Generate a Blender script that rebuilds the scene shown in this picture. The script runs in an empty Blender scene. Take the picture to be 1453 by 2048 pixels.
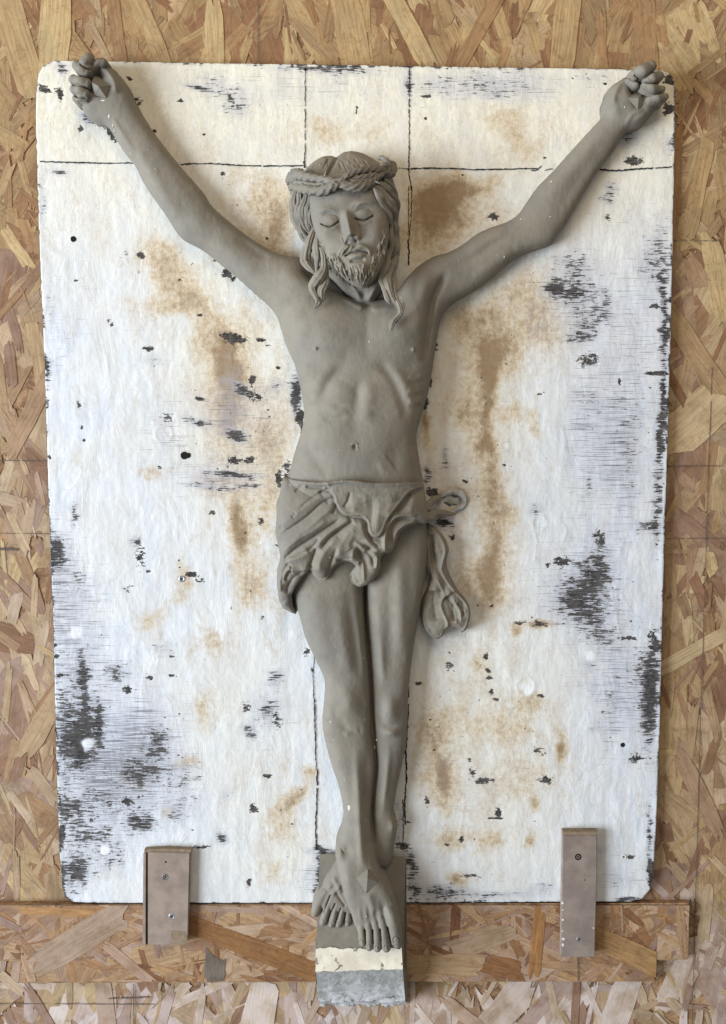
import bpy, math, random
import numpy as np
random.seed(7); np.random.seed(7)
R = math.radians
SC = 0.0006            # metres per model unit (1 unit = 1 pixel of the photo on the board plane)
FPX = 1900.0; TH = 0.0848; CX, CY = 726.5, 1024.0
CT, ST = math.cos(TH), math.sin(TH); DD = FPX*CT
UC, VC = CX, CY - DD*math.tan(TH)
scene = bpy.context.scene
COL = scene.collection

# ------------------------------------------------------------------ camera
cam_d = bpy.data.cameras.new('camera'); cam = bpy.data.objects.new('camera', cam_d); COL.objects.link(cam)
cam.location = (UC*SC, -DD*SC, -VC*SC)
cam.rotation_euler = (R(90)-TH, 0, 0)
cam_d.sensor_fit = 'VERTICAL'; cam_d.sensor_height = 24; cam_d.lens = 24*FPX/2048
cam_d.clip_start = .01; cam_d.clip_end = 50
scene.camera = cam
# ------------------------------------------------------------------ light
w = bpy.data.worlds.new('World'); scene.world = w; w.use_nodes = True
w.node_tree.nodes['Background'].inputs[0].default_value = (1.0, .95, .88, 1)
w.node_tree.nodes['Background'].inputs[1].default_value = .27
def area(name, u, v, wd, tu, tv, tw, sx, sy, e, c):
    l = bpy.data.lights.new(name, 'AREA'); l.shape = 'RECTANGLE'; l.size = sx*SC; l.size_y = sy*SC; l.energy = e; l.color = c
    o = bpy.data.objects.new(name, l); COL.objects.link(o)
    from mathutils import Vector
    p = Vector((u*SC, -wd*SC, -v*SC)); t = Vector((tu*SC, -tw*SC, -tv*SC))
    o.location = p; o.rotation_euler = (t-p).to_track_quat('-Z', 'Y').to_euler()
area('window_light', -6200, 1900, 3800, 700, 1050, 0, 4200, 4400, 462, (.83, .915, 1.0))
area('ceiling_bounce', 900, -1500, 2100, 740, 300, 0, 2000, 1400, 12, (1.0, .78, .50))
scene.view_settings.view_transform = 'Standard'; scene.view_settings.look = 'None'
scene.view_settings.exposure = 0; scene.view_settings.gamma = 1

# ------------------------------------------------------------------ maths helpers
def unproj(px, py, wz):
    """photo pixel + height above board -> board coordinates"""
    a = (np.asarray(px, float)-CX)/FPX; b = (np.asarray(py, float)-CY)/FPX
    den = CT - b*ST; dw = DD-np.asarray(wz, float)
    dv = dw*(b*CT+ST)/den
    du = a*(dv*ST+dw*CT)
    return UC+du, VC+dv
def world(px, py, wz, wref=None):
    u, v = unproj(px, py, wz if wref is None else wref)
    return np.stack([u*SC, -np.asarray(wz, float)*SC*np.ones_like(u), -v*SC], -1)
def spline(P, closed=False, n=8):
    P = np.array(P, float); N = len(P); out = []
    rng = range(N) if closed else range(N-1)
    for i in rng:
        if closed: p0, p1, p2, p3 = P[i-1], P[i], P[(i+1) % N], P[(i+2) % N]
        else: p0, p1, p2, p3 = P[max(i-1, 0)], P[i], P[i+1], P[min(i+2, N-1)]
        for k in range(n):
            t = k/n
            out.append(.5*((2*p1)+(-p0+p2)*t+(2*p0-5*p1+4*p2-p3)*t*t+(-p0+3*p1-3*p2+p3)*t**3))
    if not closed: out.append(P[-1])
    return np.array(out)
def vnoise(x, y, seed):
    rs = np.random.RandomState(seed); L = rs.rand(257, 257)
    x = np.mod(x, 256.0); y = np.mod(y, 256.0)
    xi = x.astype(int); yi = y.astype(int); fx = x-xi; fy = y-yi
    fx = fx*fx*(3-2*fx); fy = fy*fy*(3-2*fy)
    return (L[yi, xi]*(1-fx)+L[yi, xi+1]*fx)*(1-fy)+(L[yi+1, xi]*(1-fx)+L[yi+1, xi+1]*fx)*fy
def fbm(x, y, sx, sy, octv=4, seed=1):
    s = 0; a = 1; t = 0
    for o in range(octv):
        s = s+a*vnoise(x/sx*2**o+17.3*o, y/sy*2**o+9.1*o, seed+o); t += a; a *= .5
    return s/t
def gblur(A, s):
    r = int(3*s)+1; k = np.exp(-.5*(np.arange(-r, r+1)/s)**2); k /= k.sum()
    for ax in (0, 1):
        pad = [(0, 0), (0, 0)]; pad[ax] = (r, r)
        B = np.pad(A, pad, mode='edge'); C = 0
        for i, kk in enumerate(k):
            sl = [slice(None)]*2; sl[ax] = slice(i, i+A.shape[ax]); C = C+kk*B[tuple(sl)]
        A = C
    return A
def smax(a, b, k):
    h = np.maximum(k-np.abs(a-b), 0)/k
    return np.maximum(a, b)+h*h*k*.25

# ------------------------------------------------------------------ sculpting grid (photo pixel space)
ST_ = 1.25
GX0, GX1, GY0, GY1 = 128, 1365, 92, 1912
gx = np.arange(GX0, GX1, ST_); gy = np.arange(GY0, GY1, ST_)
NX, NY = len(gx), len(gy)
X, Y = np.meshgrid(gx, gy)
NEG = -1e4
def box(x0, y0, x1, y1, m=6):
    i0 = max(0, int((x0-m-GX0)/ST_)); i1 = min(NX, int((x1+m-GX0)/ST_)+2)
    j0 = max(0, int((y0-m-GY0)/ST_)); j1 = min(NY, int((y1+m-GY0)/ST_)+2)
    return slice(j0, j1), slice(i0, i1)
def pmask(poly, xs, ys):
    M = np.zeros((len(ys), len(xs)), bool); P = np.asarray(poly); Q = np.roll(P, -1, 0)
    for j, y in enumerate(ys):
        c = (P[:, 1] > y) != (Q[:, 1] > y)
        if not c.any(): continue
        xi = np.sort(P[c, 0]+(y-P[c, 1])*(Q[c, 0]-P[c, 0])/(Q[c, 1]-P[c, 1]))
        for k in range(0, len(xi)-1, 2):
            M[j, (xs >= xi[k]) & (xs < xi[k+1])] = True
    return M
def poisson(poly, xs, ys):
    """smooth inflation r of an outline (a strip of half width a gives a half circle of radius a)"""
    h = xs[1]-xs[0]; U = None
    n = max(len(xs), len(ys)); lv = 0
    while n/2**lv > 24: lv += 1
    for L in range(lv, -1, -1):
        f = 2**L; xx = xs[0]+np.arange(0, (len(xs)+f-1)//f+1)*h*f; yy = ys[0]+np.arange(0, (len(ys)+f-1)//f+1)*h*f
        if L == 0: xx, yy = xs, ys
        M = pmask(poly, xx, yy).astype(float)
        if U is None: U = np.zeros(M.shape)
        else:
            U = np.repeat(np.repeat(U, 2, 0), 2, 1)
            a = np.zeros(M.shape); s0 = min(M.shape[0], U.shape[0]); s1 = min(M.shape[1], U.shape[1]); a[:s0, :s1] = U[:s0, :s1]; U = a
        hh = (h*f)**2
        for it in range(120 if L > 1 else 40):
            P = np.pad(U, 1)
            U = M*.25*(P[:-2, 1:-1]+P[2:, 1:-1]+P[1:-1, :-2]+P[1:-1, 2:]+hh)
    return np.sqrt(2*np.maximum(U, 0)), M > 0
def layer(H, poly, base, T, k=6, closed=True, raw=False, k2=0, soft=True):
    P = np.array(poly, float) if raw else spline(poly, True, 6)
    sl = box(P[:, 0].min(), P[:, 1].min(), P[:, 0].max(), P[:, 1].max())
    xs, ys = gx[sl[1]], gy[sl[0]]
    r, M = poisson(P, xs, ys)
    b = base(X[sl], Y[sl]) if callable(base) else base
    t = T(X[sl], Y[sl]) if callable(T) else T
    h = b+t*np.tanh(r/t)
    h = np.where(M, h, NEG)
    H[sl] = smax(H[sl], h, k) if k else np.maximum(H[sl], h)
    return M, sl
def pdist(sl, P):
    """distance to polyline, parameter 0..1"""
    x, y = X[sl], Y[sl]; best = np.full(x.shape, 1e9); par = np.zeros(x.shape); n = len(P)-1
    for i in range(n):
        a, b = P[i, :2], P[i+1, :2]; d = b-a; L = d@d+1e-9
        t = np.clip(((x-a[0])*d[0]+(y-a[1])*d[1])/L, 0, 1)
        q = (x-a[0]-t*d[0])**2+(y-a[1]-t*d[1])**2
        m = q < best; best = np.where(m, q, best); par = np.where(m, (i+t)/n, par)
    return np.sqrt(best), par
def stroke(H, pts, wd, amp, ends=.12, n=4, pw=2):
    P = spline(pts, False, n) if len(pts) > 2 else np.array(pts, float)
    wm = wd*2.6
    sl = box(P[:, 0].min(), P[:, 1].min(), P[:, 0].max(), P[:, 1].max(), wm)
    d, t = pdist(sl, P)
    ea, eb = ends if isinstance(ends, tuple) else (ends, ends)
    e = np.clip(np.minimum(t/max(ea, 1e-3), (1-t)/max(eb, 1e-3)), 0, 1); e = e*e*(3-2*e)
    if P.shape[1] > 2:
        ww = np.interp(t, np.linspace(0, 1, len(P)), P[:, 2])
    else: ww = wd
    H[sl] += np.where(H[sl] > NEG/2, amp*e*np.exp(-(d/ww)**pw), 0)
def bump(H, x, y, rx, ry, amp, ang=0):
    m = 2.6*max(rx, ry); sl = box(x-m, y-m, x+m, y+m, 0)
    c, s = math.cos(R(ang)), math.sin(R(ang)); dx, dy = X[sl]-x, Y[sl]-y
    a, b = (dx*c+dy*s)/rx, (-dx*s+dy*c)/ry
    H[sl] += np.where(H[sl] > NEG/2, amp*np.exp(-(a*a+b*b)), 0)
def capsule(H, pts, k=3, flat=1.0, n=5):
    """pts: x, y, radius, centre height"""
    P = spline(pts, False, n) if len(pts) > 2 else np.array(pts, float)
    m = P[:, 2].max()+2
    sl = box(P[:, 0].min(), P[:, 1].min(), P[:, 0].max(), P[:, 1].max(), m)
    d, t = pdist(sl, P); s = np.linspace(0, 1, len(P))
    r = np.interp(t, s, P[:, 2]); z = np.interp(t, s, P[:, 3])
    h = np.where(d < r, z+flat*np.sqrt(np.maximum(r*r-d*d, 0)), NEG)
    H[sl] = smax(H[sl], h, k)

# ------------------------------------------------------------------ object helpers
def link(name, me, mat=None, parent=None):
    o = bpy.data.objects.new(name, me); COL.objects.link(o)
    if mat is not None and not me.materials: me.materials.append(mat)
    if parent is not None: o.parent = parent
    return o
def mesh(name, V, F, smooth=True):
    me = bpy.data.meshes.new(name)
    V = np.asarray(V, np.float32)
    if isinstance(F, np.ndarray):
        me.vertices.add(len(V)); me.vertices.foreach_set('co', V.ravel())
        k = F.shape[1]; me.loops.add(F.size); me.polygons.add(len(F))
        me.loops.foreach_set('vertex_index', F.astype(np.int32).ravel())
        me.polygons.foreach_set('loop_start', np.arange(0, F.size, k, dtype=np.int32))
        me.polygons.foreach_set('loop_total', np.full(len(F), k, np.int32))
        me.update(calc_edges=True)
    else: me.from_pydata(V.tolist(), [], F); me.update()
    if smooth: me.polygons.foreach_set('use_smooth', np.ones(len(me.polygons), bool))
    return me
def empty(name, px, py, wz=0):
    o = bpy.data.objects.new(name, None); COL.objects.link(o)
    o.location = world(px, py, wz).tolist(); o.empty_display_size = .02
    return o
def adopt(parent, o):
    o.parent = parent; o.matrix_parent_inverse = parent.matrix_world.inverted()
    from mathutils import Matrix
    o.matrix_parent_inverse = Matrix.Translation(parent.location).inverted()
    return o
def tag(o, label=None, cat=None, group=None, kind=None):
    if label: o['label'] = label
    if cat: o['category'] = cat
    if group: o['group'] = group
    if kind: o['kind'] = kind
    return o
def heightmesh(name, H, floor, ytop_back=None, blurw=10):
    """heightfield with side walls down to floor (and a closed back above row ytop_back)"""
    M = H > NEG/2
    Mb = gblur(M.astype(float), 1.1)
    Hf = np.where(M, H, 0); wsum = gblur(M.astype(float), 1.0); Hn = gblur(Hf, 1.0)/np.maximum(wsum, 1e-3)
    edge = M & (gblur((~M).astype(float), .8) > .02)
    Hs = np.where(edge, Hn, H)
    g_y, g_x = np.gradient(Mb); g = np.hypot(g_x, g_y)+1e-6
    quad = M[:-1, :-1] & M[1:, :-1] & M[:-1, 1:] & M[1:, 1:]
    used = np.zeros(M.shape, bool)
    used[:-1, :-1] |= quad; used[1:, :-1] |= quad; used[:-1, 1:] |= quad; used[1:, 1:] |= quad
    full = np.zeros(M.shape, int)
    full[:-1, :-1] += quad; full[1:, :-1] += quad; full[:-1, 1:] += quad; full[1:, 1:] += quad
    bd = used & (full < 4)
    off = np.where(bd, np.clip((Mb-.5)/g, -.2, .9), 0)*ST_
    XX = X-off*g_x/g; YY = Y-off*g_y/g
    idx = -np.ones(M.shape, int); n = used.sum(); idx[used] = np.arange(n)
    wref = gblur(np.where(M, Hs, 0), blurw)/np.maximum(gblur(M.astype(float), blurw), 1e-3)
    fl = floor(XX, YY) if callable(floor) else np.full(M.shape, float(floor))
    V = world(XX[used], YY[used], Hs[used], wref[used])
    a, b, c, d = idx[:-1, :-1][quad], idx[1:, :-1][quad], idx[1:, 1:][quad], idx[:-1, 1:][quad]
    F = [np.stack([a, b, c, d], 1)]
    VB = world(XX[used], YY[used], np.minimum(fl[used], Hs[used]-.5), wref[used])
    # boundary edges
    q = np.pad(quad, 1)
    E = []
    jj, ii = np.nonzero(quad & ~q[:-2, 1:-1]); E.append((idx[jj, ii+1], idx[jj, ii]))      # top
    jj, ii = np.nonzero(quad & ~q[2:, 1:-1]); E.append((idx[jj+1, ii], idx[jj+1, ii+1]))
    jj, ii = np.nonzero(quad & ~q[1:-1, :-2]); E.append((idx[jj, ii], idx[jj+1, ii]))
    jj, ii = np.nonzero(quad & ~q[1:-1, 2:]); E.append((idx[jj+1, ii+1], idx[jj, ii+1]))
    e0 = np.concatenate([e[0] for e in E]); e1 = np.concatenate([e[1] for e in E])
    back = np.zeros(n, bool); back[e0] = True; back[e1] = True
    if ytop_back is not None: back |= (Y[used] < ytop_back)
    bi = -np.ones(n, int); bi[back] = n+np.arange(back.sum())
    F.append(np.stack([e1, e0, bi[e0], bi[e1]], 1))
    if ytop_back is not None:
        m = (bi[a] >= 0) & (bi[b] >= 0) & (bi[c] >= 0) & (bi[d] >= 0)
        F.append(np.stack([bi[a[m]], bi[d[m]], bi[c[m]], bi[b[m]]], 1))
    return mesh(name, np.concatenate([V, VB[back]]), np.concatenate(F))
def tubemesh(specs, name, ns=14, seg=6):
    """specs: list of (pts[(x,y,w,half_width)], flat, grooves, depth, twist, seed) joined into one mesh"""
    VV = []; FF = []; base = 0
    for pts, flat, gr, dep, tw, sd in specs:
        P = spline(pts, False, seg); n = len(P)
        x, y = unproj(P[:, 0], P[:, 1], P[:, 2]); C = np.stack([x, y, P[:, 2]], 1); r = P[:, 3]
        T = np.gradient(C, axis=0); T /= np.linalg.norm(T, axis=1)[:, None]+1e-9
        N = np.array([0, 0, 1.])-T*T[:, 2:3]; N /= np.linalg.norm(N, axis=1)[:, None]+1e-9
        B = np.cross(T, N)
        th = np.linspace(0, 2*np.pi, ns, endpoint=False)
        s = np.cumsum(np.r_[0, np.linalg.norm(np.diff(C, axis=0), axis=1)])
        ph = sd*1.7
        rr = 1+dep*np.cos(gr*th[None, :]+tw*s[:, None]+ph)+dep*.4*np.cos((gr+2)*th[None, :]-tw*.5*s[:, None]+ph*2)
        rr = rr+(vnoise(s[:, None]/9+sd*7, np.broadcast_to(np.cos(th)[None, :]*1.4+5, rr.shape)+sd*3, 21)-.5)*.22+(vnoise(s[:, None]/3.2+sd*7, np.broadcast_to(np.sin(th)[None, :]*2.2+5, rr.shape)+sd*3, 22)-.5)*.14
        V = C[:, None]+(B[:, None]*np.cos(th)[None, :, None]+N[:, None]*flat*np.sin(th)[None, :, None])*(r[:, None]*rr)[..., None]
        V = V.reshape(-1, 3)
        VV.append(np.stack([V[:, 0]*SC, -V[:, 2]*SC, -V[:, 1]*SC], 1))
        i = np.arange(n-1)[:, None]*ns; j = np.arange(ns)[None, :]; j2 = (j+1) % ns
        F = np.stack([i+j, i+j2, i+ns+j2, i+ns+j], -1).reshape(-1, 4)
        FF.append(F+base); base += len(V)
    return mesh(name, np.concatenate(VV), np.concatenate(FF))

# ------------------------------------------------------------------ node helpers
def newmat(name, rough=.8):
    m = bpy.data.materials.new(name); m.use_nodes = True; nt = m.node_tree
    b = nt.nodes['Principled BSDF']; b.inputs['Roughness'].default_value = rough
    if 'Specular IOR Level' in b.inputs: b.inputs['Specular IOR Level'].default_value = .25
    return m, nt, b
def nd(nt, t, **k):
    n = nt.nodes.new(t)
    for a, v in k.items():
        if a.startswith('_'): n.inputs[a[1:].replace('_', ' ')].default_value = v
        else: setattr(n, a, v)
    return n
def mixc(nt, fac, a, b, mode='MIX'):
    n = nt.nodes.new('ShaderNodeMix'); n.data_type = 'RGBA'; n.blend_type = mode
    for s, v in ((0, fac), (6, a), (7, b)):
        if hasattr(v, 'links') or hasattr(v, 'is_linked'): nt.links.new(v, n.inputs[s])
        elif isinstance(v, (int, float)): n.inputs[s].default_value = v
        else: n.inputs[s].default_value = (*v, 1)
    return n.outputs[2]
def mth(nt, op, a, b=None, c=None, clamp=False):
    n = nt.nodes.new('ShaderNodeMath'); n.operation = op; n.use_clamp = clamp
    for s, v in enumerate((a, b, c)):
        if v is None: continue
        if isinstance(v, (int, float)): n.inputs[s].default_value = v
        else: nt.links.new(v, n.inputs[s])
    return n.outputs[0]
def mrange(nt, v, a, b, c=0., d=1.):
    n = nt.nodes.new('ShaderNodeMapRange'); n.interpolation_type = 'SMOOTHSTEP'
    nt.links.new(v, n.inputs[0])
    for i, q in enumerate((a, b, c, d)): n.inputs[i+1].default_value = q
    return n.outputs[0]
def coords(nt, scale=(1, 1, 1), kind='Object', rot=(0, 0, 0)):
    t = nt.nodes.new('ShaderNodeTexCoord'); m = nt.nodes.new('ShaderNodeMapping')
    m.inputs['Scale'].default_value = scale; m.inputs['Rotation'].default_value = rot
    nt.links.new(t.outputs[kind], m.inputs[0]); return m.outputs[0]
def noise(nt, vec, scale, detail=4, rough=.55, dist=0):
    n = nt.nodes.new('ShaderNodeTexNoise'); n.inputs['Scale'].default_value = scale
    n.inputs['Detail'].default_value = detail; n.inputs['Roughness'].default_value = rough; n.inputs['Distortion'].default_value = dist
    if vec is not None: nt.links.new(vec, n.inputs['Vector'])
    return n.outputs['Fac']
def bumpn(nt, bsdf, h, strength=.3, dist=.001, prev=None):
    n = nt.nodes.new('ShaderNodeBump'); n.inputs['Strength'].default_value = strength; n.inputs['Distance'].default_value = dist
    nt.links.new(h, n.inputs['Height'])
    if prev is not None: nt.links.new(prev, n.inputs['Normal'])
    nt.links.new(n.outputs[0], bsdf.inputs['Normal']); return n.outputs[0]
def attr(nt, name, out='Fac'):
    n = nt.nodes.new('ShaderNodeAttribute'); n.attribute_name = name; return n.outputs[out]

# ------------------------------------------------------------------ materials
def clay_mat(name='grey_clay', tint=(.192, .177, .151), tint2=(.222, .198, .161), light=0.0):
    m, nt, b = newmat(name, .72)
    v = coords(nt)
    n1 = noise(nt, v, 9, 5, .6); n2 = noise(nt, v, 70, 4, .6); n3 = noise(nt, v, 420, 3, .6)
    c = mixc(nt, mrange(nt, n1, .38, .62), tint, tint2)
    c = mixc(nt, mrange(nt, n2, .45, .7, 0, .28), c, (.15, .142, .128))
    # dried pale specks of plaster dust
    sp = noise(nt, v, 260, 2, .5)
    c = mixc(nt, mrange(nt, sp, .80, .815, 0, .6), c, (.5, .47, .41))
    if light: c = mixc(nt, mrange(nt, n2, .35, .6, 0, light), c, (.55, .54, .52))
    nt.links.new(c, b.inputs['Base Color'])
    nt.links.new(mrange(nt, n2, .3, .7, .62, .85), b.inputs['Roughness'])
    h = mth(nt, 'ADD', mth(nt, 'MULTIPLY', n2, 1.0), mth(nt, 'MULTIPLY', n3, .35))
    bumpn(nt, b, h, .32, .0009)
    return m
CLAY = clay_mat()
CLAYD = clay_mat('clay_smeared_with_plaster', (.34, .335, .32), (.42, .41, .39), .9)
def plain(name, c, rough=.7, metal=0, var=.25, sc=60):
    m, nt, b = newmat(name, rough); v = coords(nt)
    n = noise(nt, v, sc, 4)
    nt.links.new(mixc(nt, mrange(nt, n, .3, .7), tuple(q*(1-var) for q in c), c), b.inputs['Base Color'])
    b.inputs['Metallic'].default_value = metal; bumpn(nt, b, n, .2, .0006); return m
STEEL = plain('dull_screw_steel', (.16, .17, .18), .45, .7)
STEELB = plain('zinc_screw_steel', (.45, .47, .52), .4, .8)
DARK = plain('dark_hole', (.012, .011, .01), .9)
PAINTW = plain('white_plaster', (.72, .70, .66), .85, 0, .2, 90)
PLASTY = plain('grey_smeared_plaster', (.56, .56, .55), .85, 0, .5, 110)
CHARC = plain('charcoal', (.035, .033, .033), .95, 0, .4, 300)
PENCIL = plain('pencil_graphite', (.13, .10, .08), .8, 0, .3, 300)

def strand_mat():
    m, nt, b = newmat('osb_strand_wood', .62)
    uv = coords(nt, (1, 1, 1), 'UV')
    mp = nt.nodes.new('ShaderNodeMapping'); mp.inputs['Scale'].default_value = (1.0, 13, 1); nt.links.new(uv, mp.inputs[0])
    g = noise(nt, mp.outputs[0], 1.6, 5, .65, .6)
    mp2 = nt.nodes.new('ShaderNodeMapping'); mp2.inputs['Scale'].default_value = (9, 60, 1); nt.links.new(uv, mp2.inputs[0])
    fl = noise(nt, mp2.outputs[0], 1.0, 2, .5)
    v = coords(nt); n2 = noise(nt, v, 38, 4); n3 = noise(nt, v, 160, 4, .65)
    col = attr(nt, 'col', 'Color')
    c = mixc(nt, mrange(nt, g, .3, .7, .0, .62), col, mixc(nt, 1.0, col, (.52, .40, .30), 'MULTIPLY'))
    n4 = noise(nt, v, 75, 6, .7, 1.2)
    c = mixc(nt, mrange(nt, n2, .38, .62, 0, .6), c, mixc(nt, 1.0, c, (1.28, 1.24, 1.15), 'MULTIPLY'))
    c = mixc(nt, mrange(nt, n4, .52, .62, 0, .5), c, mixc(nt, 1.0, c, (.66, .58, .50), 'MULTIPLY'))
    c = mixc(nt, mrange(nt, fl, .68, .74, 0, .6), c, (.10, .055, .028))
    c = mixc(nt, mrange(nt, n3, .60, .72, 0, .38), c, (.16, .10, .06))
    wash = attr(nt, 'wash')
    wf = mth(nt, 'MULTIPLY', wash, mrange(nt, n2, .3, .62, .35, 1.0))
    c = mixc(nt, wf, c, (.62, .55, .54))
    nt.links.new(c, b.inputs['Base Color'])
    h = mth(nt, 'ADD', g, mth(nt, 'MULTIPLY', n3, .8)); bumpn(nt, b, h, .42, .0008)
    return m
STRAND = strand_mat()
def fines_mat():
    m, nt, b = newmat('osb_fines', .8); v = coords(nt)
    a = noise(nt, v, 55, 5, .7, .8); c = mixc(nt, mrange(nt, a, .35, .65), (.16, .085, .045), (.40, .25, .14))
    nt.links.new(c, b.inputs['Base Color']); bumpn(nt, b, a, .6, .002); return m
FINES = fines_mat()
# ==================================================================
# ------------------------------------------------------------------ strand boards (OSB)
WALLW = -20.0
TAN = [(0.332, 0.225, 0.117), (0.403, 0.291, 0.157), (0.303, 0.191, 0.102), (0.457, 0.350, 0.195), (0.232, 0.126, 0.070), (0.320, 0.201, 0.107), (0.374, 0.266, 0.141), (0.304, 0.211, 0.118), (0.352, 0.242, 0.129), (0.233, 0.129, 0.071), (0.269, 0.156, 0.081), (0.405, 0.298, 0.184)]
def clip_poly(P, x0, y0, x1, y1):
    for ax, lim, sg in ((0, x0, 1), (0, x1, -1), (1, y0, 1), (1, y1, -1)):
        out = []
        for i in range(len(P)):
            a, b = P[i-1], P[i]; da, db = sg*(a[ax]-lim), sg*(b[ax]-lim)
            if (da >= 0) != (db >= 0):
                t = da/(da-db); out.append((a[0]+(b[0]-a[0])*t, a[1]+(b[1]-a[1])*t))
            if db >= 0: out.append(tuple(b))
        P = out
        if len(P) < 3: return []
    return P
def make_strand(cx, cy, L, W, ang, wz, rnd, col, wash, clip=None, th=.7):
    """cx,cy in board units; returns verts (world), faces, uv, colour"""
    ne = rnd.randint(3, 6) if L > 80 else rnd.randint(2, 3); pts = []; jg = min(16, L*.1)
    sk = rnd.uniform(-.35, .35)*W; sk2 = rnd.uniform(-.35, .35)*W
    t0, t1 = rnd.uniform(.55, 1), rnd.uniform(.55, 1)
    for k in range(ne+1):
        q = k/ne; pts.append((-L/2+sk*(q-.5)*2+rnd.uniform(-1, 1)*(jg if 0 < k < ne else jg*.4), (q-.5)*W*t0))
    for q_ in (-.25, .05, .3): pts.append(((q_+rnd.uniform(-.08, .08))*L, W/2*rnd.uniform(.84, 1.06)))
    for k in range(ne+1):
        q = 1-k/ne; pts.append((L/2+sk2*(q-.5)*2+rnd.uniform(-1, 1)*(jg if 0 < k < ne else jg*.4), (q-.5)*W*t1))
    for q_ in (.28, 0, -.3): pts.append(((q_+rnd.uniform(-.08, .08))*L, -W/2*rnd.uniform(.84, 1.06)))
    c, s = math.cos(ang), math.sin(ang)
    Q = [(cx+a*c-b*s, cy+a*s+b*c) for a, b in pts]
    if clip: Q = clip_poly(Q, *clip)
    if len(Q) < 3: return None
    n = len(Q); tx, ty = rnd.uniform(-.0035, .0035), rnd.uniform(-.0035, .0035)
    V = []; uv = []; ox, oy = rnd.uniform(0, 50), rnd.uniform(0, 50)
    for lay in (0, 1):
        for (u, v) in Q:
            z = wz+(0 if lay == 0 else -th)+tx*(u-cx)+ty*(v-cy)
            V.append((u*SC, -z*SC, -v*SC)); du, dv = u-cx, v-cy
            uv.append(((du*c+dv*s)/100+ox, (-du*s+dv*c)/100+oy))
    F = [list(range(n))[::-1]]+[[i, (i+1) % n, (i+1) % n+n, i+n] for i in range(n)]
    # orientation: make the cap face the viewer (-Y)
    A = sum(Q[i-1][0]*Q[i][1]-Q[i][0]*Q[i-1][1] for i in range(n))
    if A < 0: F = [f[::-1] for f in F]
    return V, F, uv, col, wash
def strand_obj(name, items, parent, kind=None):
    V = []; F = []; UV = []; CC = []; WW = []
    for (v, f, uv, col, wash) in items:
        b = len(V); V += v; F += [[i+b for i in q] for q in f]; UV += uv; CC += [(*col, 1)]*len(v); WW += [wash]*len(v)
    me = mesh(name, np.array(V), F, False)
    ul = me.uv_layers.new(name='UVMap'); li = np.zeros(len(me.loops), np.int32); me.loops.foreach_get('vertex_index', li)
    ul.data.foreach_set('uv', np.array(UV, np.float32)[li].ravel())
    a = me.attributes.new('col', 'FLOAT_COLOR', 'POINT'); a.data.foreach_set('color', np.array(CC, np.float32).ravel())
    a = me.attributes.new('wash', 'FLOAT', 'POINT'); a.data.foreach_set('value', np.array(WW, np.float32))
    o = link(name, me, STRAND); adopt(parent, o)
    if kind: o['kind'] = kind
    return o
def uvp(px, py, wz=0):
    u, v = unproj(px, py, wz); return float(u), float(v)
rnd = random.Random(11)
# wall sheet, grown well past the frame
me = bpy.data.meshes.new('osb_wall')
u0, v0, u1, v1 = -400, -380, 1860, 2560
me.from_pydata([(u*SC, -(WALLW+z)*SC, -v*SC) for z in (-.0, -18) for u, v in ((u0, v0), (u1, v0), (u1, v1), (u0, v1))], [],
               [(0, 3, 2, 1), (4, 5, 6, 7), (0, 1, 5, 4), (1, 2, 6, 5), (2, 3, 7, 6), (3, 0, 4, 7)]); me.update()
wall = link('osb_wall', me, FINES); tag(wall, 'wall of tan oriented strand board behind the white panel', kind='structure')
board_poly_px = [(98, 126), (110, 121), (250, 123), (400, 126), (700, 130), (1000, 135), (1200, 137), (1325, 141), (1341, 147), (1349, 160),
    (1351, 230), (1346, 480), (1341, 700), (1332, 1000), (1326, 1200), (1320, 1450), (1313, 1650), (1307, 1750), (1300, 1780), (1285, 1797), (1262, 1803),
    (900, 1805), (500, 1806), (200, 1806), (148, 1804), (131, 1795), (125, 1775), (119, 1700), (113, 1500), (107, 1250), (98, 1000), (90, 740), (78, 450), (72, 240), (73, 185), (77, 150), (86, 133)]
items = []
def wallcol(px, py, r):
    c = r.choice(TAN); k = r.uniform(.9, 1.08); return tuple(min(.8, q*k) for q in c)
def wallwash(px, py, r):
    w_ = 0
    if py > 1940: w_ = r.choice([.15, .35, .55, .8])*min(1, (py-1900)/110)
    elif px > 1330 and py > 1750: w_ = r.uniform(.1, .5)
    elif px < 110 and py > 900: w_ = r.uniform(0, .28)
    elif py > 500: w_ = r.uniform(0, .14)
    return w_
N = 0
def wall_strand(px, py, L, W, a, wz, col=None, wash=None):
    cu, cv = uvp(px, py, WALLW)
    s = make_strand(cu, cv, L, W, a, wz, rnd, col or wallcol(px, py, rnd), wallwash(px, py, rnd) if wash is None else wash)
    if s: items.append((L*W, s, px, py))
tries = 0
while N < 3600 and tries < 30000:
    tries += 1
    px, py = rnd.uniform(-360, 1810), rnd.uniform(-330, 2380)
    if 150 < px < 1280 and 190 < py < 1750: continue
    big = N < 1750
    L = rnd.uniform(90, 260) if big else rnd.uniform(26, 130)
    W = rnd.uniform(18, 74) if big else rnd.uniform(3, 26)
    a = R(90)+rnd.gauss(0, R(32 if py < 1900 else 38))
    wz = WALLW+1.0+N/3600*1.5+rnd.uniform(-.15, .15)
    wall_strand(px, py, L, W, a, wz); N += 1
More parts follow.
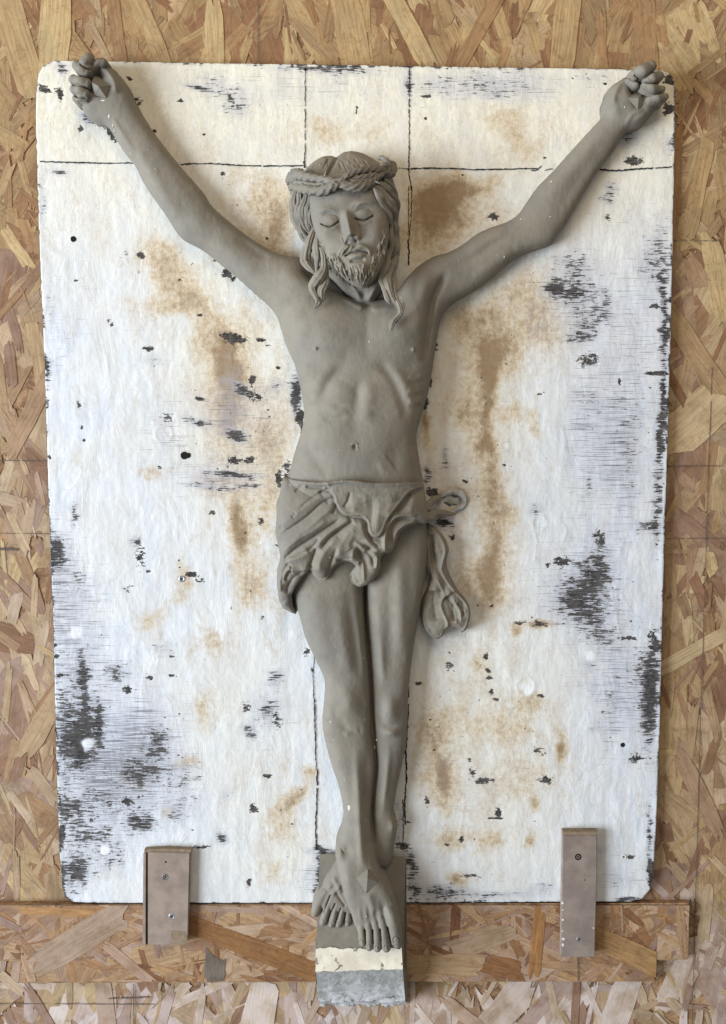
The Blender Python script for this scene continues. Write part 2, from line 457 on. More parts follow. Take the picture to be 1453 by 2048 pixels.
# strands one can name in the photo
for (px, py, L, W, dg, ci, ws) in [(1385, 845, 150, 95, 140, 3, .1), (1360, 790, 110, 16, 62, 4, 0), (1400, 720, 260, 46, 55, 0, .05), (110, 60, 210, 62, 95, 3, 0), (30, 60, 260, 60, 76, 1, 0),
        (60, 830, 190, 36, 118, 5, .1), (1435, 560, 180, 44, 78, 3, 0), (1395, 380, 190, 34, 100, 6, 0), (1345, 400, 300, 30, 92, 2, 0), (300, 60, 170, 34, 66, 1, 0), (235, 60, 190, 26, 84, 2, 0),
        (430, 90, 170, 40, 88, 3, 0), (960, 60, 150, 30, 120, 2, 0), (700, 60, 140, 60, 80, 1, 0), (820, 60, 160, 40, 60, 3, 0), (1130, 60, 170, 50, 96, 1, 0), (1290, 70, 150, 46, 84, 5, 0), (90, 1440, 180, 42, 120, 6, .1),
        (1390, 1300, 220, 30, 150, 3, .1), (1400, 1590, 200, 36, 62, 2, .1), (90, 2030, 150, 20, 62, 4, .2), (215, 2030, 210, 40, 85, 2, .3), (1240, 2010, 160, 60, 110, 6, .7), (1010, 2020, 160, 70, 130, 0, .6), (930, 2030, 120, 30, 40, 5, .3), (520, 2020, 160, 70, 100, 3, .7), (1150, 2020, 200, 16, 92, 4, .1)]:
    wall_strand(px, py, L, W, R(dg), WALLW+2.75+rnd.uniform(0, .3), TAN[ci], ws)
items.sort(key=lambda q: -q[0])
def seen(q): return -30 < q[2] < 1483 and -30 < q[3] < 2078 and not (420 > 0 and 160 < q[2] < 1270 and 200 < q[3] < 1740) and not (60 < q[2] < 1330 and 1800 < q[3] < 1950)
vis = [q for q in items if seen(q)][:290]; ids = set(id(q) for q in vis)
for q in vis: strand_obj('wood_strand', [q[1]], wall)
strand_obj('small_wood_strands', [q[1] for q in items if id(q) not in ids], wall, 'stuff')
# pencil lines on the wall
def ribbon(pts, wz, width, rnd, jit=.6, px=True, gap=0):
    P = spline(pts, False, 14); V = []; F = []
    for i, p in enumerate(P):
        a = P[max(i-1, 0)]; b = P[min(i+1, len(P)-1)]; d = (b-a)[:2]; d = d/(np.hypot(*d)+1e-9); n = np.array([-d[1], d[0]])
        h = width*.5*rnd.uniform(.55, 1.3); c = p[:2]+n*rnd.uniform(-jit, jit)
        for s in (1, -1):
            u, v = unproj(c[0]+n[0]*h*s, c[1]+n[1]*h*s, wz); V.append((u*SC, -wz*SC, -v*SC))
    for i in range(len(P)-1):
        if rnd.random() < gap: continue
        F.append((2*i, 2*i+1, 2*i+3, 2*i+2))
    F2 = []
    for f in F: F2.append(f)
    return V, F2
def line_obj(name, pts, wz, width, mat, parent, gap=0, jit=.6, dbl=False):
    V, F = ribbon(pts, wz, width, rnd, jit*1.3, gap=gap*.5)
    me = mesh(name, np.array(V), F, False); o = link(name, me, mat); adopt(parent, o); return o
for pts, wd in [([(-40, 921), (40, 921.5), (96, 922)], 1.6), ([(-40, 1066), (40, 1067), (100, 1068)], 1.1), ([(-40, 1099), (10, 1098), (36, 1099)], 4.5), ([(1332, 932), (1400, 932), (1500, 931)], 1.8),
                ([(1326, 1077), (1400, 1077), (1500, 1077)], 1.2), ([(1425, 735), (1419, 900), (1411, 1150), (1403, 1400), (1393, 1750), (1384, 2080)], 1.5), ([(-40, 2008), (150, 2008), (310, 2009)], 1.4),
                ([(268, 1968), (268, 2010), (269, 2080)], 2), ([(517, -40), (517, 40), (517, 126)], 1.8), ([(215, 1997), (260, 1996), (300, 1994)], 2.4), ([(1346, 480), (1390, 481), (1440, 482)], 1)]:
    line_obj('pencil_line', pts, WALLW+4.0, wd, PENCIL, wall, .06, .3)

# ------------------------------------------------------------------ ledge under the panel
LF = -1.5
ledge = empty('osb_ledge', 700, 1880, LF)
tag(ledge, 'horizontal tan strand board ledge with notched ends holding up the white panel', 'ledge')
def prism(name, poly_px, wf, wb, mat, parent, smooth=False, uv=False, bev=0):
    P = [uvp(x, y, wf) for x, y in poly_px]; n = len(P)
    V = [(u*SC, -z*SC, -v*SC) for z in (wf, wb) for u, v in P]
    me = mesh(name, np.array(V), [list(range(n)), list(range(2*n-1, n-1, -1))]+[[i, i+n, (i+1) % n+n, (i+1) % n] for i in range(n)], smooth)
    import bmesh
    bm = bmesh.new(); bm.from_mesh(me); bmesh.ops.recalc_face_normals(bm, faces=bm.faces)
    if bev: bmesh.ops.bevel(bm, geom=bm.edges[:], offset=bev*SC, segments=2, affect='EDGES')
    bm.to_mesh(me); bm.free()
    o = link(name, me, mat)
    if parent is not None: adopt(parent, o)
    return o
lp = [(-160, 1809), (500, 1808), (1377, 1806), (1377, 1919), (1313, 1921), (1313, 1963), (700, 1964), (44, 1966), (40, 1922), (-160, 1922)]
prism('ledge_board', lp, LF-2.2, WALLW-1, FINES, ledge)
li_ = []
uA, vA = uvp(-160, 1810.5, LF); uB, vB = uvp(1376, 1919, LF); uC, vC = uvp(44, 1963, LF); uD, _ = uvp(1312, 1963, LF)
COLL = [(0.320, 0.190, 0.102), (0.253, 0.140, 0.072), (0.379, 0.245, 0.135), (0.205, 0.104, 0.056), (0.342, 0.224, 0.136), (0.283, 0.174, 0.103), (0.400, 0.274, 0.165)]
for k in range(620):
    big = k < 300
    px, py = rnd.uniform(-150, 1390), rnd.uniform(1800, 1975)
    L = rnd.uniform(110, 340) if big else rnd.uniform(40, 150); W = rnd.uniform(20, 72) if big else rnd.uniform(4, 24)
    cu, cv = uvp(px, py, LF); cl = (uC, vA, uD, vC) if 44 < px < 1312 else (uA, vA, uB, vB)
    a = rnd.gauss(0, R(34)) if rnd.random() < .75 else R(90)+rnd.gauss(0, R(25))
    s = make_strand(cu, cv, L, W, a, LF-.9+k/620*1.5, rnd, rnd.choice(COLL), rnd.choice([0, 0, .1, .22]), cl, .9)
    if s: li_.append((L*W, s, px, py))
for (px, py, L, W, dg, c, ws) in [(1075, 1880, 150, 26, 94, (.33, .17, .07), 0), (160, 1880, 230, 62, -32, (.30, .20, .12), .2), (430, 1935, 60, 46, 88, (.12, .10, .075), .1), (500, 1895, 330, 46, 22, (.25, .13, .055), 0),
        (880, 1930, 190, 50, 0, (.36, .25, .14), .05), (970, 1880, 130, 50, -20, (.30, .20, .11), .15), (1250, 1900, 300, 50, 25, (.34, .21, .10), 0), (90, 1822, 260, 16, 3, (.38, .22, .10), 0), (1010, 1935, 80, 44, 15, (.24, .12, .055), 0)]:
    cu, cv = uvp(px, py, LF); s = make_strand(cu, cv, L, W, R(dg), LF+.75+rnd.uniform(0, .3), rnd, c, ws, (uC, vA, uD, vC), .9)
    if s: li_.append((L*W, s, px, py))
li_.sort(key=lambda q: -q[0])
for q in li_[:150]: strand_obj('wood_strand', [q[1]], ledge)
strand_obj('small_wood_strands', [q[1] for q in li_[150:]], ledge, 'stuff')
line_obj('pencil_line', [(1157, 1915), (1157, 1940), (1157, 1962)], LF+1.9, 2, PENCIL, ledge, 0, .3)

# ------------------------------------------------------------------ painted panel
board = empty('painted_panel', 700, 1000, 0)
tag(board, 'large white painted plywood panel with rounded corners, brown stains and scraped dark patches', 'panel')
rb = np.random.RandomState(5)
BP = []
bpx = np.array(board_poly_px, float); nB = len(bpx)
for i in range(nB):
    a, b = bpx[i], bpx[(i+1) % nB]; L = np.hypot(*(b-a)); m = max(1, int(L/7))
    for k in range(m):
        p = a+(b-a)*k/m; n_ = np.array([(b-a)[1], -(b-a)[0]])/L
        j = rb.uniform(-1, 1)*.25 - (rb.rand() < .05)*rb.uniform(.3, 2)
        BP.append(p+n_*j)
BP = np.array(BP)
S2 = 2.5
bx = np.arange(66, 1358, S2); by = np.arange(115, 1812, S2); BX, BY = np.meshgrid(bx, by)
scr = np.zeros(BX.shape); stn = np.zeros(BX.shape); crm = np.zeros(BX.shape); gw = np.zeros(BX.shape)
wx = (fbm(BX, BY, 60, 60, 3, 3)-.5)*46; wy = (fbm(BX, BY, 60, 60, 3, 9)-.5)*46
sx_ = (fbm(BX, BY, 22, 12, 3, 13)-.5)*18; sy_ = (fbm(BX, BY, 22, 12, 3, 19)-.5)*14
def blob(A, x, y, rx, ry, amp, ang=0, warp=1., sharp=2):
    m = 2.6*max(rx, ry)+50; i0, i1 = np.searchsorted(bx, [x-m, x+m]); j0, j1 = np.searchsorted(by, [y-m, y+m]); s = (slice(j0, j1), slice(i0, i1))
    ww = min(1, max(rx, ry)/30)*warp if A is stn else min(1, min(rx, ry)/12)*warp
    ex, ey = (wx, wy) if A is stn else (sx_, sy_)
    dx, dy = BX[s]-x+ex[s]*ww, BY[s]-y+ey[s]*ww; c, q = math.cos(R(ang)), math.sin(R(ang))
    a, b = (dx*c+dy*q)/rx, (-dx*q+dy*c)/ry
    A[s] = np.maximum(A[s], 0)+amp*np.exp(-(a*a+b*b)**(sharp/2))*(1-np.minimum(A[s], 1)*.5)
SCF = [(175,1480,110,150,.30),(230,1560,130,110,.34),(150,1250,70,160,.30),(300,1480,80,110,.26),(130,620,60,150,.16),(110,1150,40,120,.3),(1180,860,70,160,.26),(1250,900,60,200,.30),(1150,1180,110,110,.30),(1240,1380,80,140,.34),(1150,600,90,120,.28),(1290,600,50,200,.22),(1000,170,200,40,.28),(560,180,200,50,.2),(480,830,110,110,.24),(330,860,60,80,.2),(430,960,100,40,.24),(900,1000,60,120,.18),(545,1430,50,80,.2),(1250,1750,90,50,.2),(640,1760,60,50,.3),(950,1560,100,90,.16)]
SCR = [(866,985,14,9,1.3),(560,958,7,18,1.1),(905,1075,8,10,.9),(880,1120,5,16,.8),(170,1390,12,60,.6),(200,1440,8,40,.8),(160,1500,10,30,.8),(126,138,14,14,1),(92,176,18,9,1,30),(121,187,8,14,1),(161,259,6,9,1,20),(176,234,14,15,1),(196,245,16,9,1,30),(222,268,6,20,1,-30),(118,343,24,14,.8),(86,401,9,60,.6),(256,158,10,5,.9,20),(277,202,9,8,.8),(212,158,10,5,.7,30),
 (310,262,5,4,.9),(362,200,8,5,.8),(410,269,5,4,.8),(447,347,5,5,1),(430,168,60,32,.5,15),(470,215,34,28,.55),(395,176,30,5,.9,12),(463,200,8,22,.7,-30),
 (580,137,60,10,.5),(652,137,40,9,.6),(714,142,60,14,.62),(818,165,7,40,.75),(860,170,52,26,.5),(990,158,90,30,.55),(990,188,60,18,.45),(854,192,10,5,.9),(713,220,3,8,1),(1211,223,6,34,.7,20),(1254,274,24,20,1,-20),(1267,322,22,8,1.1),(1338,217,10,16,1.1),
 (1338,155,12,9,.9),(1338,165,18,4,1),(1338,290,18,20,.7),(1224,377,18,14,.75),(1215,401,18,14,.75),(1218,435,8,7,.8),(990,432,10,8,1.1),(1170,290,14,10,.3),(1185,155,60,10,.4),
 (1326,469,20,50,.6),(1302,523,20,55,.65),(1329,560,12,60,.75),(1310,612,11,5,1),(1331,666,11,64,1),(1314,747,28,4,1.1),(1327,790,9,64,1.05),(1322,885,9,64,.95),(1314,1015,12,80,.85),(1264,847,40,70,.46),(1187,808,28,30,.55),(1268,962,25,70,.42),(1295,1055,30,15,.65),(1198,1078,12,20,.8),
 (1144,531,38,30,.78),(1133,585,46,20,.8),(1102,573,18,15,.65),(1214,612,20,30,.7),(1164,677,30,12,.8),(1179,720,24,13,.8),(1179,646,34,22,.55),(1239,762,3,8,1),(1160,600,60,60,.42),(1071,1020,16,16,.62),(1179,962,14,34,.55),(890,916,8,32,.72),(862,766,4,12,1.1),(852,808,5,14,1.2),(888,1043,24,14,1.2,10),(855,950,10,30,.9),(932,962,7,4,1),(1010,930,4,3,1),(873,694,6,7,1),
 (1125,1123,18,12,.95),(1202,1131,28,50,.8),(1171,1169,46,60,.66),(1141,1200,52,45,.58),(1187,1235,52,40,.56),(1206,1273,32,20,.58),(1256,1277,20,5,.95),(1308,1285,12,28,1),(1295,1331,42,50,.66),(1303,1410,15,90,1),(1290,1420,22,70,.5),(1179,1331,16,20,.6),(1195,1455,22,16,.5),(1276,1516,20,12,.78),(1225,1408,14,60,.36),
 (1037,1245,16,5,.9),(1079,1248,16,8,.8),(971,1312,6,7,1.2),(977,1341,6,4,1.2),(981,1355,7,4,1.2),(983,1385,7,7,.9),(994,1399,8,3,1.1),(898,1331,8,8,.9),(1081,1393,7,4,1.1),(1079,1505,14,12,.7),(944,1543,8,12,.78),(969,1562,18,8,1),(1090,1560,12,10,.88),(998,1624,6,9,1.3,-20),(990,1636,18,2.5,1),(923,1678,6,10,1),(855,1601,6,12,.8),(895,1689,7,3,.9),(940,1521,4,5,.9),(985,1211,4,4,1),(895,1156,4,4,1),(957,1210,3,3,1),(1096,1130,4,4,1),
 (1302,1752,6,34,1.05),(1300,1660,6,70,.85),(878,1784,60,16,.8),(940,1752,24,4,.9),(994,1790,100,8,.65),(1260,1797,34,5,1),(1225,1763,50,14,.4),(1087,1774,30,10,.65),(1262,1714,8,5,1),(1195,1700,30,6,.5),
 (469,675,25,13,1.25,12),(507,758,7,11,1.2),(522,679,10,5,.95),(536,690,6,6,.8),(297,698,9,6,1.1),(283,511,9,7,1.1),(249,508,10,8,.65),(310,723,40,16,.48),(484,777,36,14,.85,25),(507,789,26,11,.75,25),(594,789,13,42,1.2),(603,838,9,28,1.1),(553,770,16,18,.68),(399,797,12,5,1.1),(330,835,14,12,.8),(395,845,32,9,.9,12),(476,870,26,15,.95,15),(469,920,18,11,1),(503,920,10,10,.9),(465,949,58,7,1,4),(418,974,60,7,.75,6),(505,972,30,6,.8),(585,960,12,20,.9),(575,930,9,14,.7),(455,546,8,10,1.2,40),(470,556,8,8,.8),(430,520,4,5,.8),(362,560,6,6,.7),
 (149,1032,10,30,.85),(114,1086,14,22,.8),(276,1082,14,14,.85),(156,808,7,14,.7),(95,743,10,30,.85),(93,805,7,20,.6),(426,1025,7,4,1.1),(400,630,6,4,1),(222,644,8,8,.6),(101,600,8,80,.45),(117,675,10,60,.35),(85,635,5,8,.9),(164,855,5,4,1),(168,880,4,5,.8),(100,915,4,6,1),(320,935,6,6,.6),(520,1041,9,9,.8),(555,1090,6,8,.6),
 (114,1121,22,24,.85),(279,1112,12,26,.75),(159,1170,18,44,.55),(296,1142,5,3,1.1),(255,1180,14,10,.55),(237,1344,31,25,.78),(258,1377,14,10,.95),(324,1298,30,20,.55),(301,1356,7,4,1.1),(345,1352,10,3,1.1),(343,1313,6,3,1),(163,1331,14,44,.66),(170,1463,46,70,.66),(130,1451,20,140,.55),(316,1484,28,46,.74),(271,1546,36,26,.78),(366,1562,50,46,.6),(283,1645,28,20,1.1),(258,1604,16,12,.9),(357,1628,36,24,.66),(444,1678,16,15,.95),(403,1694,22,4,1),(456,1590,16,20,.5,50),(551,1356,20,20,.85),(539,1418,26,28,.82),(498,1463,16,18,.88),(493,1414,10,14,.8),(554,1440,12,20,.7),
 (147,1744,38,42,1.1),(225,1719,42,35,.68),(184,1670,64,26,.72),(142,1624,42,32,.7),(122,1670,8,22,1.2),(210,1600,60,30,.45),(498,1765,6,8,1.1),(535,1552,7,5,1.1),(506,1618,8,10,1),(382,1149,12,5,1.2),(400,1160,12,6,.6),(613,1306,7,8,1),(527,1236,6,5,.7),(627,1340,4,6,1),(360,1120,3,3,1),(112,1314,8,4,1.2),(122,1350,10,4,1.2),(110,1290,6,3,1.2),(165,1500,30,40,.3),
 (645,1700,30,8,.9),(641,1740,9,60,.9),(633,1780,10,30,.6),(806,1692,20,10,1),(826,1760,12,50,.8),(800,1640,10,50,.7),(815,1720,16,20,.8),(870,1500,5,4,.8),(862,1440,4,4,.8),(837,1367,10,4,1.1)]
scf = np.zeros(BX.shape)
for q in SCF: blob(scf, q[0], q[1], q[2], q[3], q[4]*2.3, 0, 1.5)
chp = np.zeros(BX.shape)
for q in SCR: blob(chp if min(q[2], q[3]) < 14 and max(q[2], q[3]) < 30 else scr, q[0], q[1], q[2]*1.1, q[3]*1.1, q[4]*(.90 if min(q[2], q[3]) >= 18 and q[0] < 700 else .8 if min(q[2], q[3]) >= 18 else 1), q[5] if len(q) > 5 else 0)
STN = [(480,760,110,230,.24),(940,700,90,190,.26),(520,1010,70,190,.22),(960,1010,80,260,.22),(930,1500,90,230,.22),(560,480,70,90,.25),(560,1200,60,120,.12),(560,1600,70,120,.15),(900,450,90,90,.25),(1060,1500,90,160,.12),(1080,640,80,110,.15),
 (440,690,50,50,.8),(455,750,46,60,1.0),(460,840,30,70,.8),(400,600,40,40,.4),(330,620,80,26,.5),(450,960,60,22,.55),(475,1050,24,66,1.0),(500,1170,36,44,.75),(320,525,36,60,.65),(350,560,40,60,.5),(520,880,22,44,.7),(310,945,26,16,.4),(300,1230,26,22,.6),(360,1170,20,34,.5),(400,1290,66,30,.4),(410,1420,20,60,.45),(375,1520,30,20,.6),(590,1600,44,18,.8,-50),(615,1545,22,14,.7),(560,1645,34,24,.4),(270,1550,32,22,.6),(545,1740,34,26,.42),(330,1628,16,12,.7),
 (548,440,34,55,.85),(500,400,60,40,.35),(540,520,60,20,.5),(885,385,62,34,1.0),(930,372,56,24,.8),(865,430,46,60,.8),(830,470,30,60,.6),(930,440,70,40,.45),(1030,290,36,50,.55),(1010,240,40,30,.35),(1000,690,44,40,.8),(950,640,50,34,.7),(1060,600,50,60,.6),(1110,660,50,40,.4),(965,720,24,40,.9),(968,790,20,80,1.1),(930,830,12,34,.7),(970,880,20,30,.9),(975,970,22,66,.75),(1000,1050,36,60,.5),(975,1160,46,50,.95),(985,1100,30,50,.6),(900,1000,40,60,.35),(852,850,12,44,.9),(870,1480,34,90,.62),(890,1570,28,44,.7),(885,1550,10,40,.6),(1122,1500,12,24,1.1),(1079,1250,26,10,1.1),(1037,1258,12,16,.8),(960,1330,12,18,.7),(1060,1405,30,20,.65),(1010,1440,80,40,.34),(900,1690,34,24,.5),(910,1762,18,14,.9),(1072,1610,9,18,.9),(1068,1685,12,16,.8),(1050,1580,80,60,.3),(960,1680,40,20,.5),(1030,830,40,20,.5),(1076,850,10,40,.5),(700,270,100,30,.25),(660,260,60,30,.25),(470,330,60,40,.25),(540,1000,30,60,.35),(560,880,30,80,.35)]
for q in STN: blob(stn, q[0], q[1], q[2], q[3], q[4]*1.15, q[5] if len(q) > 5 else 0, 1.0)
rc_ = np.random.RandomState(77)
for k in range(620):
    # loose small chips, thicker where the paint is worn or stained
    x, y = rc_.uniform(85, 1340), rc_.uniform(128, 1798)
    i, j = min(int((x-66)/S2), BX.shape[1]-1), min(int((y-115)/S2), BX.shape[0]-1)
    if rc_.rand() > .10+.9*min(1, stn[j, i]*.8+scr[j, i]*1.2+scf[j, i]*.9): continue
    r_ = rc_.choice([1.1, 1.5, 2.1, 3.2], p=[.45, .3, .18, .07]); blob(chp, x, y, r_*rc_.uniform(.9, 2.2), r_, rc_.uniform(.8, 1.3), rc_.uniform(-30, 30))
crm = np.clip(1-(BY-250)/430, 0, 1)*.8  # cream paint towards the top, with some of the warm overhead light painted in
for q in [(480, 780, 150, 260, .75), (940, 760, 130, 300, .7), (960, 1450, 150, 330, .55), (500, 1500, 130, 260, .35), (430, 560, 160, 90, .6), (560, 1700, 90, 90, .4), (1100, 600, 90, 160, .6)]:
    a = ((BX-q[0])/q[2])**2+((BY-q[1])/q[3])**2; crm = np.maximum(crm, q[4]*np.exp(-a*.8))
relief = (fbm(BX, BY, 40, 120, 3, 31)-.5)*1.6+(fbm(BX, BY, 7, 9, 3, 41)-.5)*1.2
ringblobs = [(328, 868, 17), (1052, 1373, 18), (876, 1460, 11), (1010, 890, 9), (1080, 1045, 14), (1060, 1230, 0)]
for (x, y, r_) in ringblobs:
    if r_:
        d = np.hypot(BX-x, BY-y); relief += 1.6*np.exp(-((d-r_)/3.2)**2)
for (x, y, r_) in [(151, 1264, 13), (1182, 1311, 11), (176, 1488, 12), (210, 1702, 9), (1057, 1376, 12)]:
    d = np.hypot(BX-x, BY-y); d = d*(1+(vnoise(BX/9, BY/9, 7)-.5)*.5); q = np.exp(-(d/r_)**6)*.9; relief += .8*q; scr *= 1-q; gw += q; stn *= 1-q
for pts, wd_, am in [([(1225, 1190), (1233, 1225), (1238, 1262)], 1.6, 1.8), ([(1208, 1370), (1215, 1420), (1223, 1490)], 1.6, 1.8), ([(930, 1600), (925, 1640), (920, 1680)], 1.8, 1.5), ([(1060, 1040), (1068, 1060), (1075, 1085)], 3, 1.6), ([(1128, 1050), (1134, 1062), (1126, 1080)], 3, 1.5),
                 ([(195, 870), (225, 876), (258, 872)], 4, 1.0), ([(215, 912), (240, 914), (262, 910)], 4, .9), ([(520, 300), (600, 350), (640, 380)], 2, 0.0), ([(1245, 1190), (1262, 1220), (1280, 1240)], 1.6, 1.2), ([(330, 1390), (345, 1420), (360, 1500)], 2.5, .8), ([(262, 190), (330, 290), (410, 390)], 2, 1.0), ([(290, 190), (350, 270), (430, 370)], 2, .8), ([(1060, 440), (1110, 380), (1180, 250)], 2, 1.0), ([(1000, 370), (1060, 330), (1090, 320)], 2, 1)]:
    P = np.array(spline(pts, False, 10)); x0, y0, x1, y1 = P[:, 0].min()-9, P[:, 1].min()-9, P[:, 0].max()+9, P[:, 1].max()+9
    i0, i1 = np.searchsorted(bx, [x0, x1]); j0, j1 = np.searchsorted(by, [y0, y1]); s = (slice(j0, j1), slice(i0, i1))
    d = np.min(np.hypot(BX[s][..., None]-P[:, 0], BY[s][..., None]-P[:, 1]), -1); relief[s] += am*np.exp(-(d/wd_)**2)
relief -= 1.0*np.clip(scr+chp, 0, 1)
Mk = pmask(BP, bx, by)
used = gblur(Mk.astype(float), .8) > .04
idx = -np.ones(Mk.shape, int)
PX, PY = BX.copy(), BY.copy()
# snap rim vertices to the outline
rim = used & ~Mk
ry_, rx_ = np.nonzero(rim)
Bn = np.roll(BP, -1, 0)
for j, i in zip(ry_, rx_):
    p = np.array([BX[j, i], BY[j, i]]); dv_ = Bn-BP; t = np.clip(((p-BP)*dv_).sum(1)/((dv_**2).sum(1)+1e-9), 0, 1); q = BP+dv_*t[:, None]
    k = np.argmin(((q-p)**2).sum(1)); PX[j, i], PY[j, i] = q[k]
edged = 1-np.clip(gblur(Mk.astype(float), 1.6)*2-1, 0, 1)
scr += edged*np.clip((fbm(BX, BY, 9, 26, 3, 77)-.42)*4.5, 0, 1)*.95
ue, ve = used.nonzero(); idx[ue, ve] = np.arange(len(ue)); n0 = len(ue)
zz = np.where(rim, -.8, relief*.5)
V = world(PX[used], PY[used], zz[used], np.zeros(n0))
qd = used[:-1, :-1] & used[1:, :-1] & used[:-1, 1:] & used[1:, 1:]
a, b, c, d = idx[:-1, :-1][qd], idx[1:, :-1][qd], idx[1:, 1:][qd], idx[:-1, 1:][qd]
F = np.stack([a, b, c, d], 1)
pm = mesh('painted_face', V, F)
for nm, A in (('scrape', scr), ('stain', stn), ('cream', crm), ('fresh', gw), ('scuff', scf), ('chip', chp)):
    at = pm.attributes.new(nm, 'FLOAT', 'POINT'); at.data.foreach_set('value', np.clip(A[used], 0, 1.4).astype(np.float32))
def board_mat():
    m, nt, b = newmat('scraped_white_paint', .6)
    v = coords(nt)                                   # object space: x across, z up
    vs = coords(nt, (.55, 1, 5)); vv = coords(nt, (4, 1, .8))
    fine = noise(nt, coords(nt, (.65, 1, 6.5)), 108, 5, .72); mid = noise(nt, vs, 75, 5, .65); iso = noise(nt, v, 95, 6, .68, .4); brush = noise(nt, vv, 26, 5, .65); big = noise(nt, v, 7, 5, .6); cl = noise(nt, coords(nt, (1.15, 1, .8)), 30, 7, .62, .12)
    sc, sn, cr, fr = attr(nt, 'scrape'), attr(nt, 'stain'), attr(nt, 'cream'), attr(nt, 'fresh')
    c = mixc(nt, mrange(nt, brush, .3, .7), (.53, .57, .63), (.72, .75, .795))
    c = mixc(nt, mrange(nt, big, .42, .62, 0, .45), c, (.68, .675, .65))
    c = mixc(nt, mth(nt, 'MULTIPLY', cr, .85), c, mixc(nt, mrange(nt, iso, .3, .7), (.68, .62, .46), (.79, .74, .58)))
    # ochre stains with harder rims
    mot = noise(nt, v, 150, 6, .72, .15)
    nn = mth(nt, 'ADD', mth(nt, 'MULTIPLY', mth(nt, 'SUBTRACT', cl, .5), 1.6), mth(nt, 'MULTIPLY', mth(nt, 'SUBTRACT', mot, .5), .8))
    sf = mth(nt, 'ADD', sn, nn)
    s1 = mrange(nt, sf, .02, .75); s2 = mrange(nt, sf, .55, 1.3)
    # overlapping coats of paint, faint grey or ivory, with edges
    coat = noise(nt, coords(nt, (1.6, 1, .55)), 19, 8, .68, .5)
    c = mixc(nt, mrange(nt, coat, .50, .53, 0, .38), c, (.60, .585, .56))
    c = mixc(nt, mrange(nt, coat, .40, .43, .22, 0), c, (.60, .62, .68))
    # dried tide lines round damp patches
    tide = mrange(nt, mth(nt, 'ABSOLUTE', mth(nt, 'SUBTRACT', cl, .53)), 0, .011, 1, 0)
    c = mixc(nt, mth(nt, 'MULTIPLY', tide, mth(nt, 'MULTIPLY', mrange(nt, cr, .15, .5), .40)), c, (.46, .36, .22))
    c = mixc(nt, mth(nt, 'MULTIPLY', s1, .80), c, mixc(nt, mrange(nt, mot, .4, .62), (.60, .50, .35), (.46, .34, .20)))
    c = mixc(nt, mth(nt, 'MULTIPLY', s2, .78), c, (.22, .135, .065))
    # thin grey wash where paint is thin
    su = attr(nt, 'scuff')
    lines = noise(nt, coords(nt, (.22, 1, 9)), 95, 4, .65)
    lf = mth(nt, 'ADD', mth(nt, 'MULTIPLY', su, .30), mth(nt, 'MULTIPLY', mth(nt, 'SUBTRACT', lines, .5), 1.5))
    c = mixc(nt, mth(nt, 'MULTIPLY', mrange(nt, mth(nt, 'ADD', su, mth(nt, 'MULTIPLY', mth(nt, 'SUBTRACT', cl, .5), 1.3)), .1, .9), .55), c, (.44, .46, .55))
    c = mixc(nt, mth(nt, 'MULTIPLY', mrange(nt, lf, .24, .38), .75), c, (.10, .10, .115))
    g = mth(nt, 'ADD', sc, mth(nt, 'MULTIPLY', mth(nt, 'SUBTRACT', mid, .5), .9))
    c = mixc(nt, mth(nt, 'MULTIPLY', mrange(nt, g, .10, .80), .62), c, (.40, .415, .47))
    # bare dark wood, horizontal grain streaks
    st = mth(nt, 'ADD', mth(nt, 'MULTIPLY', fine, .55), mth(nt, 'MULTIPLY', mid, .35)); st = mth(nt, 'ADD', st, mth(nt, 'MULTIPLY', iso, .35))
    d = mth(nt, 'ADD', mth(nt, 'MULTIPLY', sc, .62), mth(nt, 'MULTIPLY', mth(nt, 'SUBTRACT', st, .625), 2.6))
    d = mth(nt, 'ADD', d, mth(nt, 'MULTIPLY', su, .15))
    dk = mrange(nt, d, .49, .54)
    sp = mrange(nt, mth(nt, 'ADD', iso, mth(nt, 'MULTIPLY', mth(nt, 'MINIMUM', sn, .8), .06)), .70, .72, 0, .85)
    dk = mth(nt, 'MAXIMUM', dk, sp)
    ch = mth(nt, 'ADD', attr(nt, 'chip'), mth(nt, 'MULTIPLY', mth(nt, 'SUBTRACT', noise(nt, coords(nt, (1, 1, 1.7)), 190, 5, .72, .3), .5), 2.4))
    ch = mth(nt, 'MULTIPLY', mrange(nt, ch, .56, .62), mrange(nt, attr(nt, 'chip'), .12, .22))
    dk = mth(nt, 'MAXIMUM', dk, ch)
    dk = mth(nt, 'MULTIPLY', dk, mth(nt, 'SUBTRACT', 1.0, fr))
    c = mixc(nt, mth(nt, 'MULTIPLY', dk, .97), c, mixc(nt, mrange(nt, mth(nt, 'MULTIPLY', mth(nt, 'ADD', lines, iso), .5), .42, .58), (.012, .011, .012), (.085, .078, .074)))
    c = mixc(nt, mth(nt, 'MULTIPLY', fr, mrange(nt, iso, .3, .6, .4, .9)), c, (.78, .80, .83))
    nt.links.new(c, b.inputs['Base Color'])
    nt.links.new(mrange(nt, dk, 0, 1, .55, .9), b.inputs['Roughness'])
    smear = noise(nt, coords(nt, (1, 1, .6), 'Object', (0, .35, 0)), 24, 7, .62, 1.6)
    c_ = None
    h = mth(nt, 'ADD', mth(nt, 'MULTIPLY', smear, 2.2), mth(nt, 'MULTIPLY', brush, .8), mth(nt, 'MULTIPLY', iso, .6)); h = mth(nt, 'SUBTRACT', h, mth(nt, 'MULTIPLY', dk, .9)); h = mth(nt, 'ADD', h, mth(nt, 'MULTIPLY', cl, .8))
    bumpn(nt, b, h, .5, .0012)
    return m
adopt(board, link('painted_face', pm, board_mat()))
EDGE = plain('dark_plywood_edge', (.10, .075, .055), .85, 0, .5, 80)
nb = len(BP)
ins = BP
